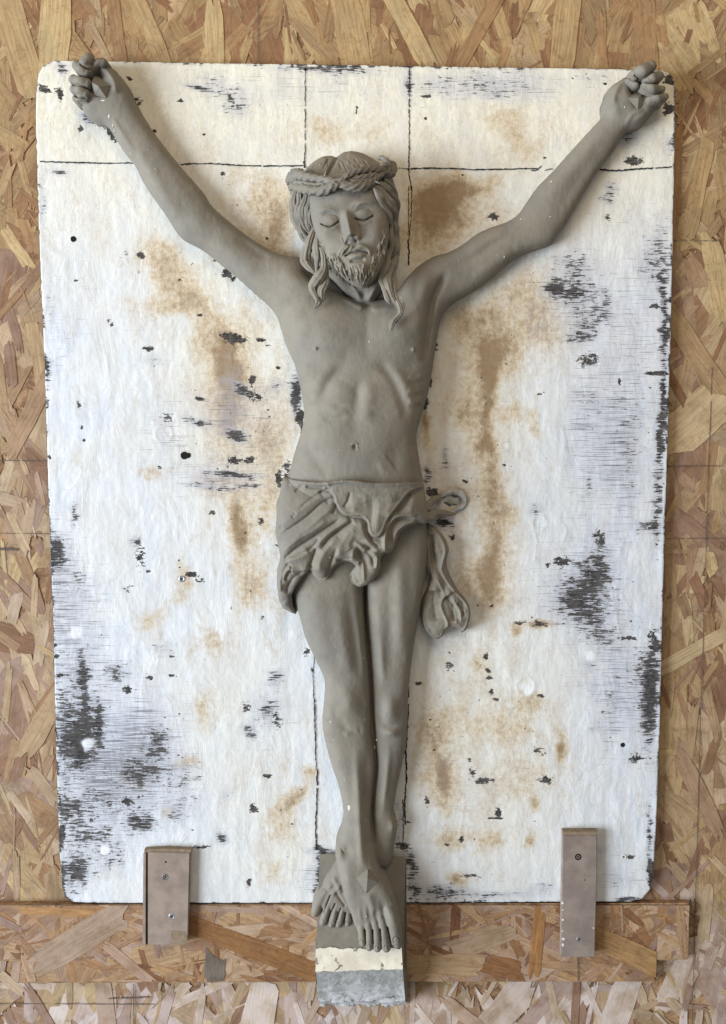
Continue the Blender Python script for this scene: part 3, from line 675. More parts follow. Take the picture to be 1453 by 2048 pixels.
Vb = np.concatenate([world(ins[:, 0], ins[:, 1], np.full(nb, -.6), np.zeros(nb)), world(ins[:, 0], ins[:, 1], np.full(nb, WALLW+6.8), np.zeros(nb))])
Fb = [[i, i+nb, (i+1) % nb+nb, (i+1) % nb] for i in range(nb)]+[list(range(nb, 2*nb))]
adopt(board, link('plywood_core', mesh('plywood_core', Vb, Fb, False), EDGE))
for pts, wd_, gp, jt in [([(80, 323), (150, 325), (210, 326.5), (271, 326)], 2.6, 0, .5), ([(362, 328), (420, 327), (480, 331), (540, 332), (606, 331)], 2.6, .04, .6), ([(608, 322), (609, 328), (610, 336)], 4, 0, .3), ([(611, 135), (611, 200), (611, 260), (610, 326)], 1.7, .12, .6), ([(611, 136), (611, 139), (611, 141)], 6, 0, .3),
        ([(819, 135), (819, 190), (819, 240), (819, 300), (818, 340), (822, 368), (823, 380)], 2.2, .08, .8), ([(818, 372), (818, 400), (818, 440), (817, 470)], 1.6, .1, .6), ([(824, 372), (824, 400), (822, 440), (818, 480)], 1.8, .1, .6), ([(816, 480), (818, 500), (818, 530)], 3, .05, .9), ([(780, 336), (800, 336), (812, 337)], 1.4, .2, .4),
        ([(812, 338), (870, 336), (950, 339), (1020, 338), (1075, 337)], 2.7, .02, .5), ([(1062, 340), (1072, 341), (1083, 332)], 2, 0, .3), ([(1090, 341), (1100, 338), (1106, 338)], 1.8, 0, .3), ([(1200, 339), (1240, 341), (1290, 337), (1344, 334)], 3.2, .03, .6),
        ([(627, 1366), (629, 1420), (631, 1480), (633, 1540)], 1.9, .1, .7), ([(631, 1400), (632, 1450), (632, 1500)], 1.2, .2, .6), ([(635, 1538), (634, 1600), (632, 1650), (633, 1700)], 3.0, .03, .6), ([(819, 1372), (816, 1450), (813, 1500), (814, 1560)], 2.0, .1, .8), ([(812, 1500), (813, 1560), (810, 1610), (811, 1650)], 3.0, .04, .8), ([(806, 1600), (808, 1650), (806, 1690)], 2, .1, .9), ([(632, 1300), (627, 1340), (627, 1366)], 1.4, .3, .9),
        ([(753, 1508), (752, 1540), (752, 1570)], 1.2, .2, .3)]:
    line_obj('charcoal_line', pts, 1.3, wd_, CHARC, board, gp, jt)
def disc(name, px, py, r, wz, mat, parent, h=.8, nsd=20, jag=0):
    u, v = uvp(px, py, wz); V = []; 
    for lay, z in ((0, wz), (1, wz-h)):
        for k in range(nsd):
            a = 2*math.pi*k/nsd; rr = r*(1+rnd.uniform(-jag, jag))
            V.append(((u+rr*math.cos(a))*SC, -z*SC, -(v+rr*math.sin(a))*SC))
    F = [list(range(nsd))]+[[i, i+nsd, (i+1) % nsd+nsd, (i+1) % nsd] for i in range(nsd)]
    o = link(name, mesh(name, np.array(V), [f for f in F], False), mat); adopt(parent, o); return o
def screw(px, py, r, wz, parent, mat=STEEL, rough=0):
    """countersunk cross-head screw: rim, dished head and a cross-shaped recess"""
    u, v = uvp(px, py, wz); n = 20; V = []; F = []
    rings = [(1.25, -.3), (1.16, .05), (1.0, .35), (.55, -.25), (.5, -.35)]
    for rr, dz in rings:
        for k in range(n):
            a = 2*math.pi*k/n; V.append(((u+r*rr*math.cos(a))*SC, -(wz+dz)*SC, -(v+r*rr*math.sin(a))*SC))
    for q in range(len(rings)-1):
        for k in range(n): F.append([q*n+k, q*n+(k+1) % n, (q+1)*n+(k+1) % n, (q+1)*n+k])
    F.append([(len(rings)-1)*n+k for k in range(n)])
    o = link('screw', mesh('screw', np.array(V), F, False), mat); adopt(parent, o)
    V = []; F = []
    for a0 in (R(25), R(115)):
        c, s = math.cos(a0), math.sin(a0); b0 = len(V)
        for (x, y) in ((-.62, -.14), (.62, -.14), (.62, .14), (-.62, .14)):
            V.append(((u+r*(x*c-y*s))*SC, -(wz+.12+(.03 if a0 > 1 else 0))*SC, -(v+r*(x*s+y*c))*SC))
        F.append([b0, b0+1, b0+2, b0+3])
    rc = link('cross_recess', mesh('cross_recess', np.array(V), F, False), DARK); rc.parent = o; rc.matrix_parent_inverse = o.matrix_world.inverted()
    return o
for x, y, r_ in [(147, 478, 5.5), (1246, 1490, 4.6), (369, 911, 7.5)]: disc('drill_hole', x, y, r_, 1.0, DARK, board, .5, 16, .06)
disc('knot_hole', 377, 911, 5, .9, DARK, board, .5, 12, .2)
screw(364, 1158, 5.2, 1.4, board, STEELB); screw(1248, 1714, 4.5, 1.4, board, PAINTW)

# ------------------------------------------------------------------ two wooden cleats
MDF = plain('brown_cleat_wood', (.32, .25, .21), .75, 0, .28, 55)
PLYT = plain('cut_plywood_edge', (.27, .20, .135), .8, 0, .3, 160)
c1 = empty('wood_cleat', 334, 1795, 0)
tag(c1, 'shorter brown wood cleat with a groove down its left side, left of the clay feet', 'cleat')
CW = 17.
prism('cleat_board', [(296, 1706), (300, 1704), (380, 1706), (376, 1876), (372, 1889), (352, 1890), (342, 1890), (296, 1889)], CW, 1.5, MDF, c1, bev=1.0)
prism('side_lip', [(287, 1707), (292.5, 1706), (292, 1889), (285.5, 1889)], CW+.4, 1.5, MDF, c1, bev=.8)
prism('groove_bottom', [(292, 1708), (297, 1708), (296, 1888), (291.5, 1888)], CW-6, 1.4, DARK, c1)
prism('raw_top_edge', [(289, 1699.5), (330, 1697), (383, 1699.5), (381, 1705.6), (335, 1703.5), (290, 1706)], CW-2.5, 1.2, PLYT, c1)
prism('chipped_corner', [(343, 1862), (350, 1861), (376, 1864), (374, 1886), (342, 1888)], CW+.35, CW-1, PLYT, c1)
screw(331, 1754, 5.6, CW+.1, c1); screw(344, 1833, 5.6, CW+.1, c1, STEELB); disc('nail_hole', 332, 1724, 2.2, CW+.15, DARK, c1, .3, 8)
c2 = empty('wood_cleat', 1158, 1790, 0)
tag(c2, 'longer plain grey-brown wood cleat with chipped left edge, right of the clay feet', 'cleat')
prism('cleat_board', [(1127, 1671), (1194, 1671), (1194, 1750), (1190, 1914), (1123, 1914), (1125, 1790)], CW+3, 1.5, plain('grey_cleat_wood', (.28, .225, .195), .75, 0, .28, 50), c2, bev=1.0)
prism('raw_top_edge', [(1127, 1663.5), (1195, 1663), (1195, 1671), (1127, 1670.6)], CW+1.5, 1.2, PLYT, c2)
for (x, y, s_) in [(1124, 1806, 2.5), (1124.5, 1840, 2), (1126, 1878, 3), (1125, 1890, 3), (1125, 1820, 1.6), (1124, 1862, 1.8), (1186, 1856, 1.4)]: disc('paint_chip', x+1.5, y, s_, CW+3.4, PAINTW, c2, .5, 7, .4)
screw(1157, 1714, 5.8, CW+3.1, c2, DARK); screw(1159, 1879, 4.8, CW+3.1, c2, STEELB)
for x, y in [(1148, 1686), (1172, 1690), (1170, 1760)]: disc('nail_hole', x, y, 1.2, CW+3.3, DARK if y > 1700 else PLYT, c2, .4, 7, .4)
# ================================================================== the clay figure
def Z1(x, y): return (520+x/4.151, 270+y/4.151)          # note-taking frames of the sculptor's measurements
def ZF(x, y): return (580+x/4.843, 1640+y/4.843)
def ZC(x, y): return (520+x/3.302, 930+y/3.302)
def ZT(x, y): return (480+x/3.159, 620+y/3.159)
def ZL(x, y): return (60+x/3.4595, 60+y/3.4595)
def ZR(x, y): return (1000+x/3.2075, 80+y/3.2075)
def m_(f, L): return [tuple(f(p[0], p[1]))+tuple(p[2:]) for p in L]
H = np.full(X.shape, NEG)
body_poly = [(605, 517), (575, 509), (552, 503), (528, 491), (505, 477), (480, 459), (458, 441), (441, 427), (424, 411), (413, 396), (404, 381), (384, 358), (361, 332), (335, 300), (306, 262), (280, 222), (262, 188),
    (252, 166), (238, 148), (222, 131), (205, 122), (188, 120), (176, 122), (160, 128), (150, 140), (146, 160), (148, 180), (156, 203), (168, 226), (185, 238), (205, 242), (214, 250), (222, 262), (245, 300), (268, 329), (285, 363), (306, 395), (329, 427), (349, 459), (362, 474), (380, 484),
    (402, 496), (430, 518), (470, 550), (505, 582), (534, 607), (553, 632), (562, 660), (573, 694), (588, 726), (595, 755), (602, 784), (608, 830), (602, 862), (590, 900), (576, 950), (562, 1000), (558, 1050), (572, 1090), (640, 1105), (740, 1085), (800, 1050), (846, 1020),
    (852, 1000), (848, 965), (841, 924), (835, 883), (836, 861), (847, 823), (857, 788), (865, 747), (872, 700), (878, 664), (884, 636), (895, 617), (913, 601), (935, 588), (960, 573), (985, 555), (1008, 535), (1032, 515), (1062, 500), (1085, 493), (1108, 484), (1118, 468), (1136, 445), (1168, 389), (1200, 339), (1231, 298), (1246, 273), (1258, 258),
    (1273, 253), (1290, 246), (1306, 228), (1320, 210), (1331, 196), (1336, 185), (1326, 165), (1318, 150), (1300, 135), (1278, 132), (1262, 142), (1245, 156), (1222, 172), (1215, 190), (1210, 205), (1210, 228), (1199, 240), (1174, 267), (1134, 311), (1109, 339), (1081, 367), (1062, 393), (1044, 420), (1030, 433), (1010, 444),
    (985, 452), (955, 466), (928, 486), (900, 502), (868, 511), (840, 528), (815, 552), (780, 590), (700, 590), (640, 560)]
def base_b(x, y):  # how far the rim stands off the panel: arms lift a little towards the fists
    return 8+14*np.clip((330-y)/220, 0, 1)+6*np.clip((y-880)/150, 0, 1)
def T_b(x, y):
    return 46+40*np.exp(-((x-722)/150)**4)
layer(H, body_poly, base_b, T_b, 0)
# --- legs
back_leg = [(735, 1010), (790, 990), (846, 1010), (854, 1050), (856, 1110), (848, 1180), (838, 1240), (831, 1280), (824, 1327), (819, 1373), (816, 1420), (816, 1448), (813, 1490), (806, 1528), (796, 1572), (790, 1608), (789, 1628), (794, 1650), (794, 1666), (790, 1690), (784, 1722), (770, 1748), (745, 1752), (722, 1730), (735, 1680), (742, 1640), (742, 1600), (744, 1540), (742, 1480), (738, 1400), (734, 1300), (730, 1200)]
layer(H, back_leg, lambda x, y: 14+0*x, lambda x, y: 44+20*np.clip((1330-y)/260, 0, 1), 3)
# back foot (its toes show at the left)
Hf = np.full(X.shape, NEG)
bf = m_(ZF, [(780, 330), (640, 380), (450, 470), (395, 535), (340, 600), (300, 720), (250, 790), (300, 860), (420, 900), (560, 930), (640, 960), (760, 800), (860, 520)])
layer(H, bf, lambda x, y: 16+(y-1700)*.22, 24, 3)
for pts in ([(350, 720, 10, 44), (290, 800, 9.5, 46), (250, 900, 8.0, 44), (243, 928, 6.5, 42)], [(385, 800, 6.5, 52), (345, 920, 6.5, 54), (320, 1000, 6.6, 50)], [(440, 860, 6.2, 54), (420, 950, 6, 56), (402, 1025, 5.8, 50)],
            [(505, 880, 6, 56), (490, 960, 5.8, 56), (472, 1028, 5.5, 50)], [(560, 900, 6, 54), (565, 970, 5.8, 54), (563, 1030, 5.5, 48)]):
    capsule(H, [tuple(ZF(p[0], p[1]))+(p[2]*1.06, p[3]) for p in pts], 1.5)
for a, b in (((400, 720), (330, 900)), ((445, 800), (385, 960)), ((500, 850), (455, 980)), ((545, 900), (525, 1000))):
    stroke(H, m_(ZF, [a, ((a[0]+b[0])/2-2, (a[1]+b[1])/2), b]), 1.3, -6)
for p in ((390, 640, 12), (430, 700, 10), (480, 650, 10)): bump(H, *ZF(p[0], p[1]), 8, 5, 3, -50)
stroke(H, m_(ZF, [(420, 560), (460, 640), (500, 720)]), 4, 3); stroke(H, m_(ZF, [(440, 700), (500, 790), (540, 850)]), 2.5, -3)
# front leg
fl = [(566, 1040), (570, 1090), (577, 1140), (583, 1190), (597, 1230), (611, 1280), (633, 1327), (648, 1360), (649, 1397), (645, 1444), (650, 1484), (663, 1533), (677, 1575), (685, 1608), (687, 1638), (683, 1664), (673, 1690), (671, 1712), (675, 1735), (681, 1757), (689, 1793), (702, 1826), (712, 1856), (722, 1868), (740, 1870), (770, 1870), (795, 1862), (799, 1845), (795, 1826), (786, 1793), (774, 1768), (762, 1743), (753, 1718), (750, 1694), (746, 1664), (743, 1643), (745, 1608), (748, 1572), (752, 1537), (750, 1505), (743, 1470), (742, 1440), (743, 1410), (741, 1374), (738, 1327), (733, 1280), (729, 1230), (729, 1180), (732, 1120), (728, 1050), (640, 1010)]
def b_fl(x, y):
    t = np.interp(y, [1100, 1300, 1400, 1600, 1680, 1760, 1870], [14, 22, 26, 24, 30, 50, 62]); return t
def t_fl(x, y):
    return np.interp(y, [1100, 1300, 1400, 1600, 1700, 1780, 1870], [66, 58, 50, 44, 44, 30, 16])
layer(H, fl, b_fl, t_fl, 3)
# front foot toes
for pts in ([(688, 985, 6.5, 67), (700, 1100, 6.6, 73), (706, 1205, 6.4, 68)], [(750, 970, 6, 70), (770, 1100, 6.5, 77), (772, 1245, 6.3, 70)], [(815, 965, 6, 72), (842, 1100, 6.7, 80), (850, 1255, 6.6, 72)],
            [(880, 950, 6, 74), (910, 1085, 7.0, 83), (938, 1252, 7.2, 74)], [(955, 880, 10, 72), (1002, 1020, 12, 80), (1036, 1185, 10.6, 76), (1042, 1215, 8, 73)]):
    capsule(H, [tuple(ZF(p[0], p[1]))+(p[2]*1.15, p[3]) for p in pts], 1.6)
for a, b in (((727, 1060), (738, 1230)), ((803, 1055), (812, 1260)), ((876, 1045), (895, 1270)), ((948, 1030), (987, 1240))):
    stroke(H, m_(ZF, [a, ((a[0]+b[0])/2, (a[1]+b[1])/2), b]), 1.2, -8, .2)
    stroke(H, m_(ZF, [a, (a[0]+1, a[1]+30), (a[0]+2, a[1]+70)]), 1.5, -9, .3)
for a, b in (((730, 800), (745, 1000)), ((790, 780), (812, 980)), ((855, 770), (880, 980)), ((925, 760), (985, 980)), ((665, 830), (700, 1010))):
    stroke(H, m_(ZF, [a, ((a[0]+b[0])/2, (a[1]+b[1])/2), b]), 4.2, 1.4, .45)
for a, b in (((765, 830), (780, 1000)), ((825, 850), (845, 990)), ((895, 820), (930, 990))):
    stroke(H, m_(ZF, [a, ((a[0]+b[0])/2, (a[1]+b[1])/2), b]), 4.0, -.9, .45)
def nail_ring(f, x, y, rx, ry, ang, am=-2.2):
    P = [(x+rx*math.cos(t)*math.cos(R(ang))-ry*math.sin(t)*math.sin(R(ang)), y+rx*math.cos(t)*math.sin(R(ang))+ry*math.sin(t)*math.cos(R(ang))) for t in np.linspace(R(-230), R(50), 9)]
    stroke(H, m_(f, P), 1.1, am, .1)
nail_ring(ZF, 1035, 1165, 32, 42, -8, -2.6); nail_ring(ZF, 937, 1235, 18, 22, -5); nail_ring(ZF, 848, 1240, 17, 20, 0); nail_ring(ZF, 772, 1228, 16, 18, 0); nail_ring(ZF, 700, 1180, 16, 18, 0)
nail_ring(ZF, 402, 1010, 14, 16, 0, -1.6); nail_ring(ZF, 470, 1010, 14, 16, 0, -1.6); nail_ring(ZF, 562, 1008, 14, 18, 0, -1.6); nail_ring(ZF, 322, 975, 14, 16, 10, -1.6)
bump(H, *ZF(560, 300), 9, 11, -4); bump(H, *ZF(480, 330), 8, 12, 5); stroke(H, m_(ZF, [(500, 270), (520, 310), (540, 320)]), 1.6, -2.2)
stroke(H, m_(ZF, [(680, 0), (690, 200), (700, 380), (745, 480)]), 9, 4, .35); stroke(H, m_(ZF, [(745, 700), (790, 800), (850, 900)]), 9, 4, .3)
bump(H, *ZF(1010, 880), 10, 18, 4); bump(H, *ZF(560, 560), 10, 30, 3, -10)
bump(H, *ZF(1000, 60), 8, 12, 7)
# leg muscles and bones
L = lambda Hh, p, wd, am, e=.12: stroke(Hh, p, wd*1.15, am*(.64 if am < 0 else .72), e)
L(H, [(627, 1170), (640, 1250), (660, 1320)], 22, 5, .3); L(H, [(690, 1130), (703, 1230), (716, 1330), (724, 1370)], 9, -4.5, .45); L(H, [(708, 1180), (722, 1280), (732, 1370)], 7, 3.5, .45)
L(H, [(672, 1200), (688, 1290), (698, 1350)], 12, 5, .3)
bump(H, 697, 1407, 18, 24, 7.5); bump(H, 690, 1380, 20, 14, 3); L(H, [(678, 1430), (690, 1455), (712, 1462), (726, 1448)], 7, -5, .4); L(H, [(688, 1472), (705, 1462), (722, 1462)], 6, 3, .3)
L(H, [(668, 1390), (672, 1430), (682, 1460)], 8, -2.5, .45); L(H, [(722, 1380), (728, 1415), (724, 1450)], 7, -2, .45)
L(H, [(712, 1480), (716, 1560), (719, 1640), (724, 1720)], 8, 8, (.4, .3)); L(H, [(735, 1480), (737, 1560), (736, 1660)], 9, -5, .4); L(H, [(672, 1470), (688, 1540), (700, 1620)], 12, 3, .3)
L(H, [(754, 1160), (758, 1240), (764, 1330), (770, 1370)], 9, 4, .45); L(H, [(778, 1120), (780, 1200), (783, 1300), (785, 1350)], 9, -3, .45); L(H, [(798, 1100), (802, 1200), (802, 1320)], 12, 6, .3); L(H, [(762, 1270), (764, 1330), (770, 1380)], 6, 3, .45)
bump(H, 780, 1418, 17, 23, 9.5); bump(H, 783, 1465, 15, 8, 7); L(H, [(760, 1390), (762, 1430), (768, 1460)], 7, -4, .45); L(H, [(766, 1450), (782, 1454), (798, 1448)], 4.5, -3, .4); L(H, [(800, 1390), (804, 1430), (796, 1458)], 7, -3, .45)
L(H, [(779, 1480), (775, 1540), (768, 1600), (764, 1640)], 6.5, 7, (.35, .5)); L(H, [(758, 1480), (757, 1560), (756, 1640)], 6, -3, .4)
# groove between the legs
stroke(H, [(730, 1150), (731, 1230), (737, 1300), (741, 1350), (744, 1420), (750, 1500), (752, 1545), (747, 1600), (745, 1640), (750, 1700)], 3.2, -9, .08)
# --- torso
L(H, m_(ZT, [(800, -140), (802, 60), (800, 330)]), 9, -3, .45); L(H, m_(ZT, [(790, 120), (790, 300)]), 22, -3, .3)
bump(H, *ZT(540, 120), 46, 42, 9); bump(H, *ZT(1030, 110), 44, 42, 10)
L(H, m_(ZT, [(400, 330), (520, 345), (640, 320), (720, 210)]), 12, -4, .3); L(H, m_(ZT, [(850, 300), (950, 360), (1060, 360), (1130, 300)]), 11, -4.5, .3)
L(H, m_(ZT, [(730, 352), (640, 375), (580, 430), (535, 510), (500, 590), (430, 665)]), 9.5, -6.5, (.3, .45))
L(H, m_(ZT, [(690, 320), (600, 350), (520, 420), (470, 500), (430, 590)]), 14, 5, .4)
L(H, m_(ZT, [(800, 375), (870, 352), (930, 385), (985, 460), (1020, 550), (1045, 650), (1045, 740)]), 9, -6.5, (.3, .3))
L(H, m_(ZT, [(900, 330), (980, 390), (1040, 480), (1075, 570), (1090, 680)]), 12, 7, .4)
L(H, m_(ZT, [(765, 400), (750, 500), (740, 600), (715, 720), (705, 800)]), 10, -6.5, (.35, .6))
L(H, m_(ZT, [(830, 440), (815, 540), (800, 640), (770, 720)]), 14, 5.5, .25); L(H, m_(ZT, [(650, 440), (630, 540), (620, 600)]), 16, 4.5, .3)
L(H, m_(ZT, [(520, 690), (600, 690), (680, 660)]), 6, -3.5, .3); L(H, m_(ZT, [(800, 640), (900, 660), (1000, 640)]), 6, -2, .3)
L(H, m_(ZT, [(560, 590), (600, 640), (690, 640)]), 9, 3, .3)
bump(H, *ZT(600, 830), 36, 40, 5); bump(H, *ZT(850, 800), 34, 36, 5); bump(H, *ZT(730, 960), 60, 34, 7)
L(H, m_(ZT, [(1060, 760), (1000, 860), (960, 960), (900, 1060)]), 15, -4.5, .5); L(H, m_(ZT, [(420, 760), (440, 880), (520, 1000), (580, 1060)]), 9, -3.5, .3)
L(H, m_(ZT, [(870, 1010), (930, 980), (960, 960)]), 14, 3.5, .3)
for k, (y0, y1) in enumerate([(420, 480), (500, 555), (570, 640)]):
    L(H, m_(ZT, [(1060, y0), (1110, y0+14), (1170, y0-12)]), 4.5, 2.6, .3); L(H, m_(ZT, [(395, y0), (430, y0+12), (480, y0+6)]), 4.5, 2.0, .3)
    L(H, m_(ZT, [(1060, y0+34), (1110, y0+46), (1165, y0+26)]), 4, -2.2, .3)
bump(H, *ZT(728, 866), 4.6, 4.6, -6); bump(H, *ZT(742, 868), 2.2, 4, 3); L(H, m_(ZT, [(706, 852), (725, 842), (748, 850)]), 1.8, 2.4)
for p in ((481, 245), (1097, 250)):
    bump(H, *ZT(*p), 2.4, 2.6, 5); bump(H, *ZT(*p), 6.5, 6.5, 1.2)
bump(H, *ZT(478, 248), 1.0, 1.0, -1)
# collar bones, neck pit, shoulders
L(H, [(655, 580), (690, 596), (720, 612), (728, 618)], 5, 5, .3); L(H, [(790, 612), (760, 618), (742, 620)], 5, 4, .3)
bump(H, 734, 606, 9, 9, -6)
L(H, [(560, 540), (600, 560), (640, 575)], 14, 6, .3); bump(H, 578, 560, 30, 26, 6); bump(H, 838, 575, 26, 30, 10)
stroke(H, [(897, 540), (880, 570), (866, 600), (858, 640), (852, 690), (850, 730)], 7.5, -11, .2)      # armpit valley right
L(H, [(868, 540), (846, 580), (838, 630), (836, 670)], 14, 8, .25)
L(H, [(560, 600), (575, 640), (584, 680)], 10, -4, .3); L(H, [(590, 610), (602, 650), (600, 690)], 14, 4, .3)
L(H, [(900, 530), (940, 520), (985, 490), (1020, 470)], 8, -5, .3); L(H, [(930, 500), (975, 480), (1020, 462)], 12, 4, .3); L(H, [(940, 560), (990, 525), (1030, 500)], 10, 4, .3)
L(H, [(1110, 455), (1125, 410), (1150, 370), (1185, 325), (1215, 280)], 13, -4, .4); L(H, [(1085, 410), (1110, 370), (1150, 325), (1190, 280), (1222, 245)], 14, 4, .3)
L(H, [(430, 430), (405, 410), (370, 370), (340, 330)], 11, -3, .45); L(H, [(360, 440), (330, 390), (300, 340), (262, 280)], 13, 5, .25); L(H, [(470, 470), (510, 500), (540, 520)], 9, -5, .3); L(H, [(420, 470), (470, 510), (520, 550)], 16, 5, .3)
bump(H, 395, 440, 20, 16, 3, 40)
L = stroke
# --- hands: palm hollow, heel of the palm, fingers
bump(H, *ZL(445, 335), 17, 17, -25, 20); bump(H, *ZL(480, 430), 11, 9, -6)
L(H, m_(ZL, [(460, 250), (540, 290), (590, 360), (600, 450)]), 8, 8, .2); bump(H, *ZL(400, 540), 14, 10, 4, 30)
L(H, m_(ZL, [(560, 600), (640, 720), (720, 860)]), 6, 2.6, .3)
zf = 57
for pts in ([(392, 262, 9.5, zf), (378, 232, 10.5, zf+4), (398, 198, 10.5, zf+2)], [(432, 262, 7, zf-8), (470, 225, 8, zf-4), (505, 225, 8, zf-6)], [(320, 235, 9, zf-6), (350, 262, 9.5, zf+3), (398, 296, 8.6, zf)], [(300, 335, 9, zf-6), (345, 350, 9.2, zf+2), (402, 376, 8.0, zf)],
            [(306, 400, 8.6, zf-6), (345, 412, 8.8, zf+1), (388, 442, 7.6, zf-2)], [(318, 462, 7.5, zf-10), (350, 470, 7.2, zf-4), (384, 478, 6.0, zf-6)]):
    capsule(H, [tuple(ZL(p[0], p[1]))+(p[2]*1.2, p[3]) for p in pts], 1.5)
L(H, m_(ZL, [(285, 372), (330, 380), (410, 412)]), 1.6, -7, .1); L(H, m_(ZL, [(310, 290), (350, 318), (420, 330)]), 1.6, -7, .1); L(H, m_(ZL, [(300, 440), (340, 470), (400, 478)]), 1.6, -6, .1); L(H, m_(ZL, [(345, 232), (380, 262), (425, 285)]), 1.8, -7, .1)
bump(H, *ZR(890, 320), 17, 15, -26, 20); bump(H, *ZR(890, 410), 14, 12, -6)
L(H, m_(ZR, [(850, 210), (770, 270), (730, 350), (720, 430)]), 8, 7, .2); bump(H, *ZR(900, 500), 18, 9, 5, -25); bump(H, *ZR(740, 450), 10, 14, 3); L(H, m_(ZR, [(800, 560), (850, 480), (930, 440)]), 5, 2.5, .3)
for pts in ([(868, 222, 10, zf), (920, 195, 12.5, zf+6), (978, 158, 9.5, zf-2)], [(836, 262, 7, zf-12), (868, 288, 8.5, zf-8)], [(955, 255, 9.5, zf+2), (985, 238, 11, zf+3), (1025, 222, 9.5, zf-8)], [(932, 302, 8.5, zf+1), (980, 312, 10.5, zf+2), (1035, 312, 9, zf-10)], [(962, 385, 7, zf-6), (1010, 372, 9, zf-4), (1062, 356, 8, zf-14)]):
    capsule(H, [tuple(ZR(p[0], p[1]))+(p[2]*1.13, p[3]) for p in pts], 1.5)
L(H, m_(ZR, [(920, 275), (980, 282), (1045, 262)]), 1.7, -8, .1); L(H, m_(ZR, [(930, 345), (990, 350), (1060, 325)]), 1.7, -8, .1); L(H, m_(ZR, [(850, 235), (920, 245), (1000, 190)]), 1.8, -8, .1)
# --- neck and head
neck = m_(Z1, [(420, 900), (520, 1100), (620, 1200), (700, 1290), (800, 1390), (860, 1430), (930, 1400), (1000, 1300), (1080, 1180), (1100, 900), (760, 700)])
layer(H, neck, 30, 42, 10)
L(H, m_(Z1, [(600, 1180), (700, 1260), (790, 1370), (845, 1410)]), 6, -2, .3); L(H, m_(Z1, [(740, 1200), (800, 1300), (850, 1390)]), 5, 4, .4); L(H, m_(Z1, [(980, 1240), (930, 1330), (885, 1400)]), 5, 4, .4); bump(H, *Z1(860, 1320), 7, 10, -5)
face = m_(Z1, [(400, 470), (405, 560), (430, 700), (478, 850), (520, 960), (590, 1080), (680, 1165), (760, 1225), (850, 1260), (930, 1220), (1000, 1130), (1050, 1000), (1072, 860), (1075, 740), (1060, 640), (1030, 540), (990, 440), (900, 330), (700, 290), (500, 350)])
layer(H, face, lambda x, y: 84+np.clip((y-480)*.06, -6, 6), 50, 0)
B = bump
def z(x, y): return Z1(x, y)
B(H, *z(690, 520), 30, 14, 5); B(H, *z(582, 700), 23, 13, -10, 8); B(H, *z(868, 655), 23, 13, -10, -6)
L(H, m_(Z1, [(470, 672), (520, 628), (590, 615), (655, 645)]), 6.0, 4.5, .4); L(H, m_(Z1, [(745, 625), (800, 582), (870, 560), (955, 560), (985, 600)]), 6.0, 5, .4)
L(H, m_(Z1, [(545, 606), (600, 610), (650, 636)]), 2.0, -.8, .4); L(H, m_(Z1, [(760, 622), (795, 586), (828, 564)]), 2.0, -1.0, .4)
for k in range(9):
    t = k/8; L(H, m_(Z1, [(480+170*t, 655-30*math.sin(t*3)), (500+170*t, 640-30*math.sin(t*3))]), .9, .6, .3); L(H, m_(Z1, [(800+150*t, 590-22*math.sin(t*3)), (822+150*t, 578-22*math.sin(t*3))]), .9, .6, .3)
B(H, *z(580, 700), 15.5, 10, 10.5, 5); B(H, *z(864, 655), 16, 10, 10.5, -6)
L(H, m_(Z1, [(505, 735), (540, 750), (590, 757), (630, 735), (660, 706)]), 1.3, -6.5, .06); L(H, m_(Z1, [(785, 686), (820, 698), (870, 706), (915, 685), (950, 664)]), 1.3, -6.5, .06)
L(H, m_(Z1, [(520, 775), (590, 785), (650, 750)]), 3.5, 2.0, .3); L(H, m_(Z1, [(800, 725), (870, 735), (940, 705)]), 3.5, 2.0, .3)
L(H, m_(Z1, [(510, 680), (560, 652), (630, 662), (662, 690)]), 1.8, -1.8, .3); L(H, m_(Z1, [(790, 650), (830, 618), (900, 612), (945, 645)]), 1.8, -1.8, .3)
B(H, *z(520, 830), 18, 20, 5.5); B(H, *z(960, 800), 17, 20, 5.5); B(H, *z(540, 960), 16, 16, -3); B(H, *z(980, 960), 14, 16, -3)
# nose
L(H, m_(Z1, [(708, 600), (722, 680), (738, 760), (758, 850)]), 7.5, 9, (.45, .1)); L(H, m_(Z1, [(716, 660), (738, 760), (758, 852)]), 8.5, 9, (.6, .15)); B(H, *z(762, 848), 8, 7.5, 9); B(H, *z(716, 862), 5.6, 5.4, 6.5); B(H, *z(812, 848), 5.6, 5.4, 6.5)
B(H, *z(728, 886), 2.8, 1.8, -5); B(H, *z(798, 874), 2.8, 1.8, -5); L(H, m_(Z1, [(700, 898), (760, 905), (825, 886)]), 2.6, -3, .2); L(H, m_(Z1, [(690, 845), (700, 890)]), 1.5, -2.5); L(H, m_(Z1, [(832, 820), (842, 870)]), 1.5, -2.5)
L(H, m_(Z1, [(665, 640), (672, 740), (685, 830)]), 6, -3, .4); L(H, m_(Z1, [(770, 620), (795, 720), (835, 810)]), 6, -3, .4)
B(H, *z(775, 930), 16, 9, 4)
# mouth
L(H, m_(Z1, [(715, 985), (755, 955), (790, 952), (830, 945), (885, 960)]), 3.6, 2.6, .3); L(H, m_(Z1, [(700, 1008), (730, 992), (765, 974), (800, 972), (830, 962), (885, 972), (900, 985)]), 1.5, -6, .1)
L(H, m_(Z1, [(735, 1022), (790, 1008), (840, 1000), (885, 1000)]), 4.4, 5, .35); L(H, m_(Z1, [(740, 1050), (810, 1042), (880, 1030)]), 3.5, -4.5, .25); B(H, *z(840, 1130), 22, 18, 7)
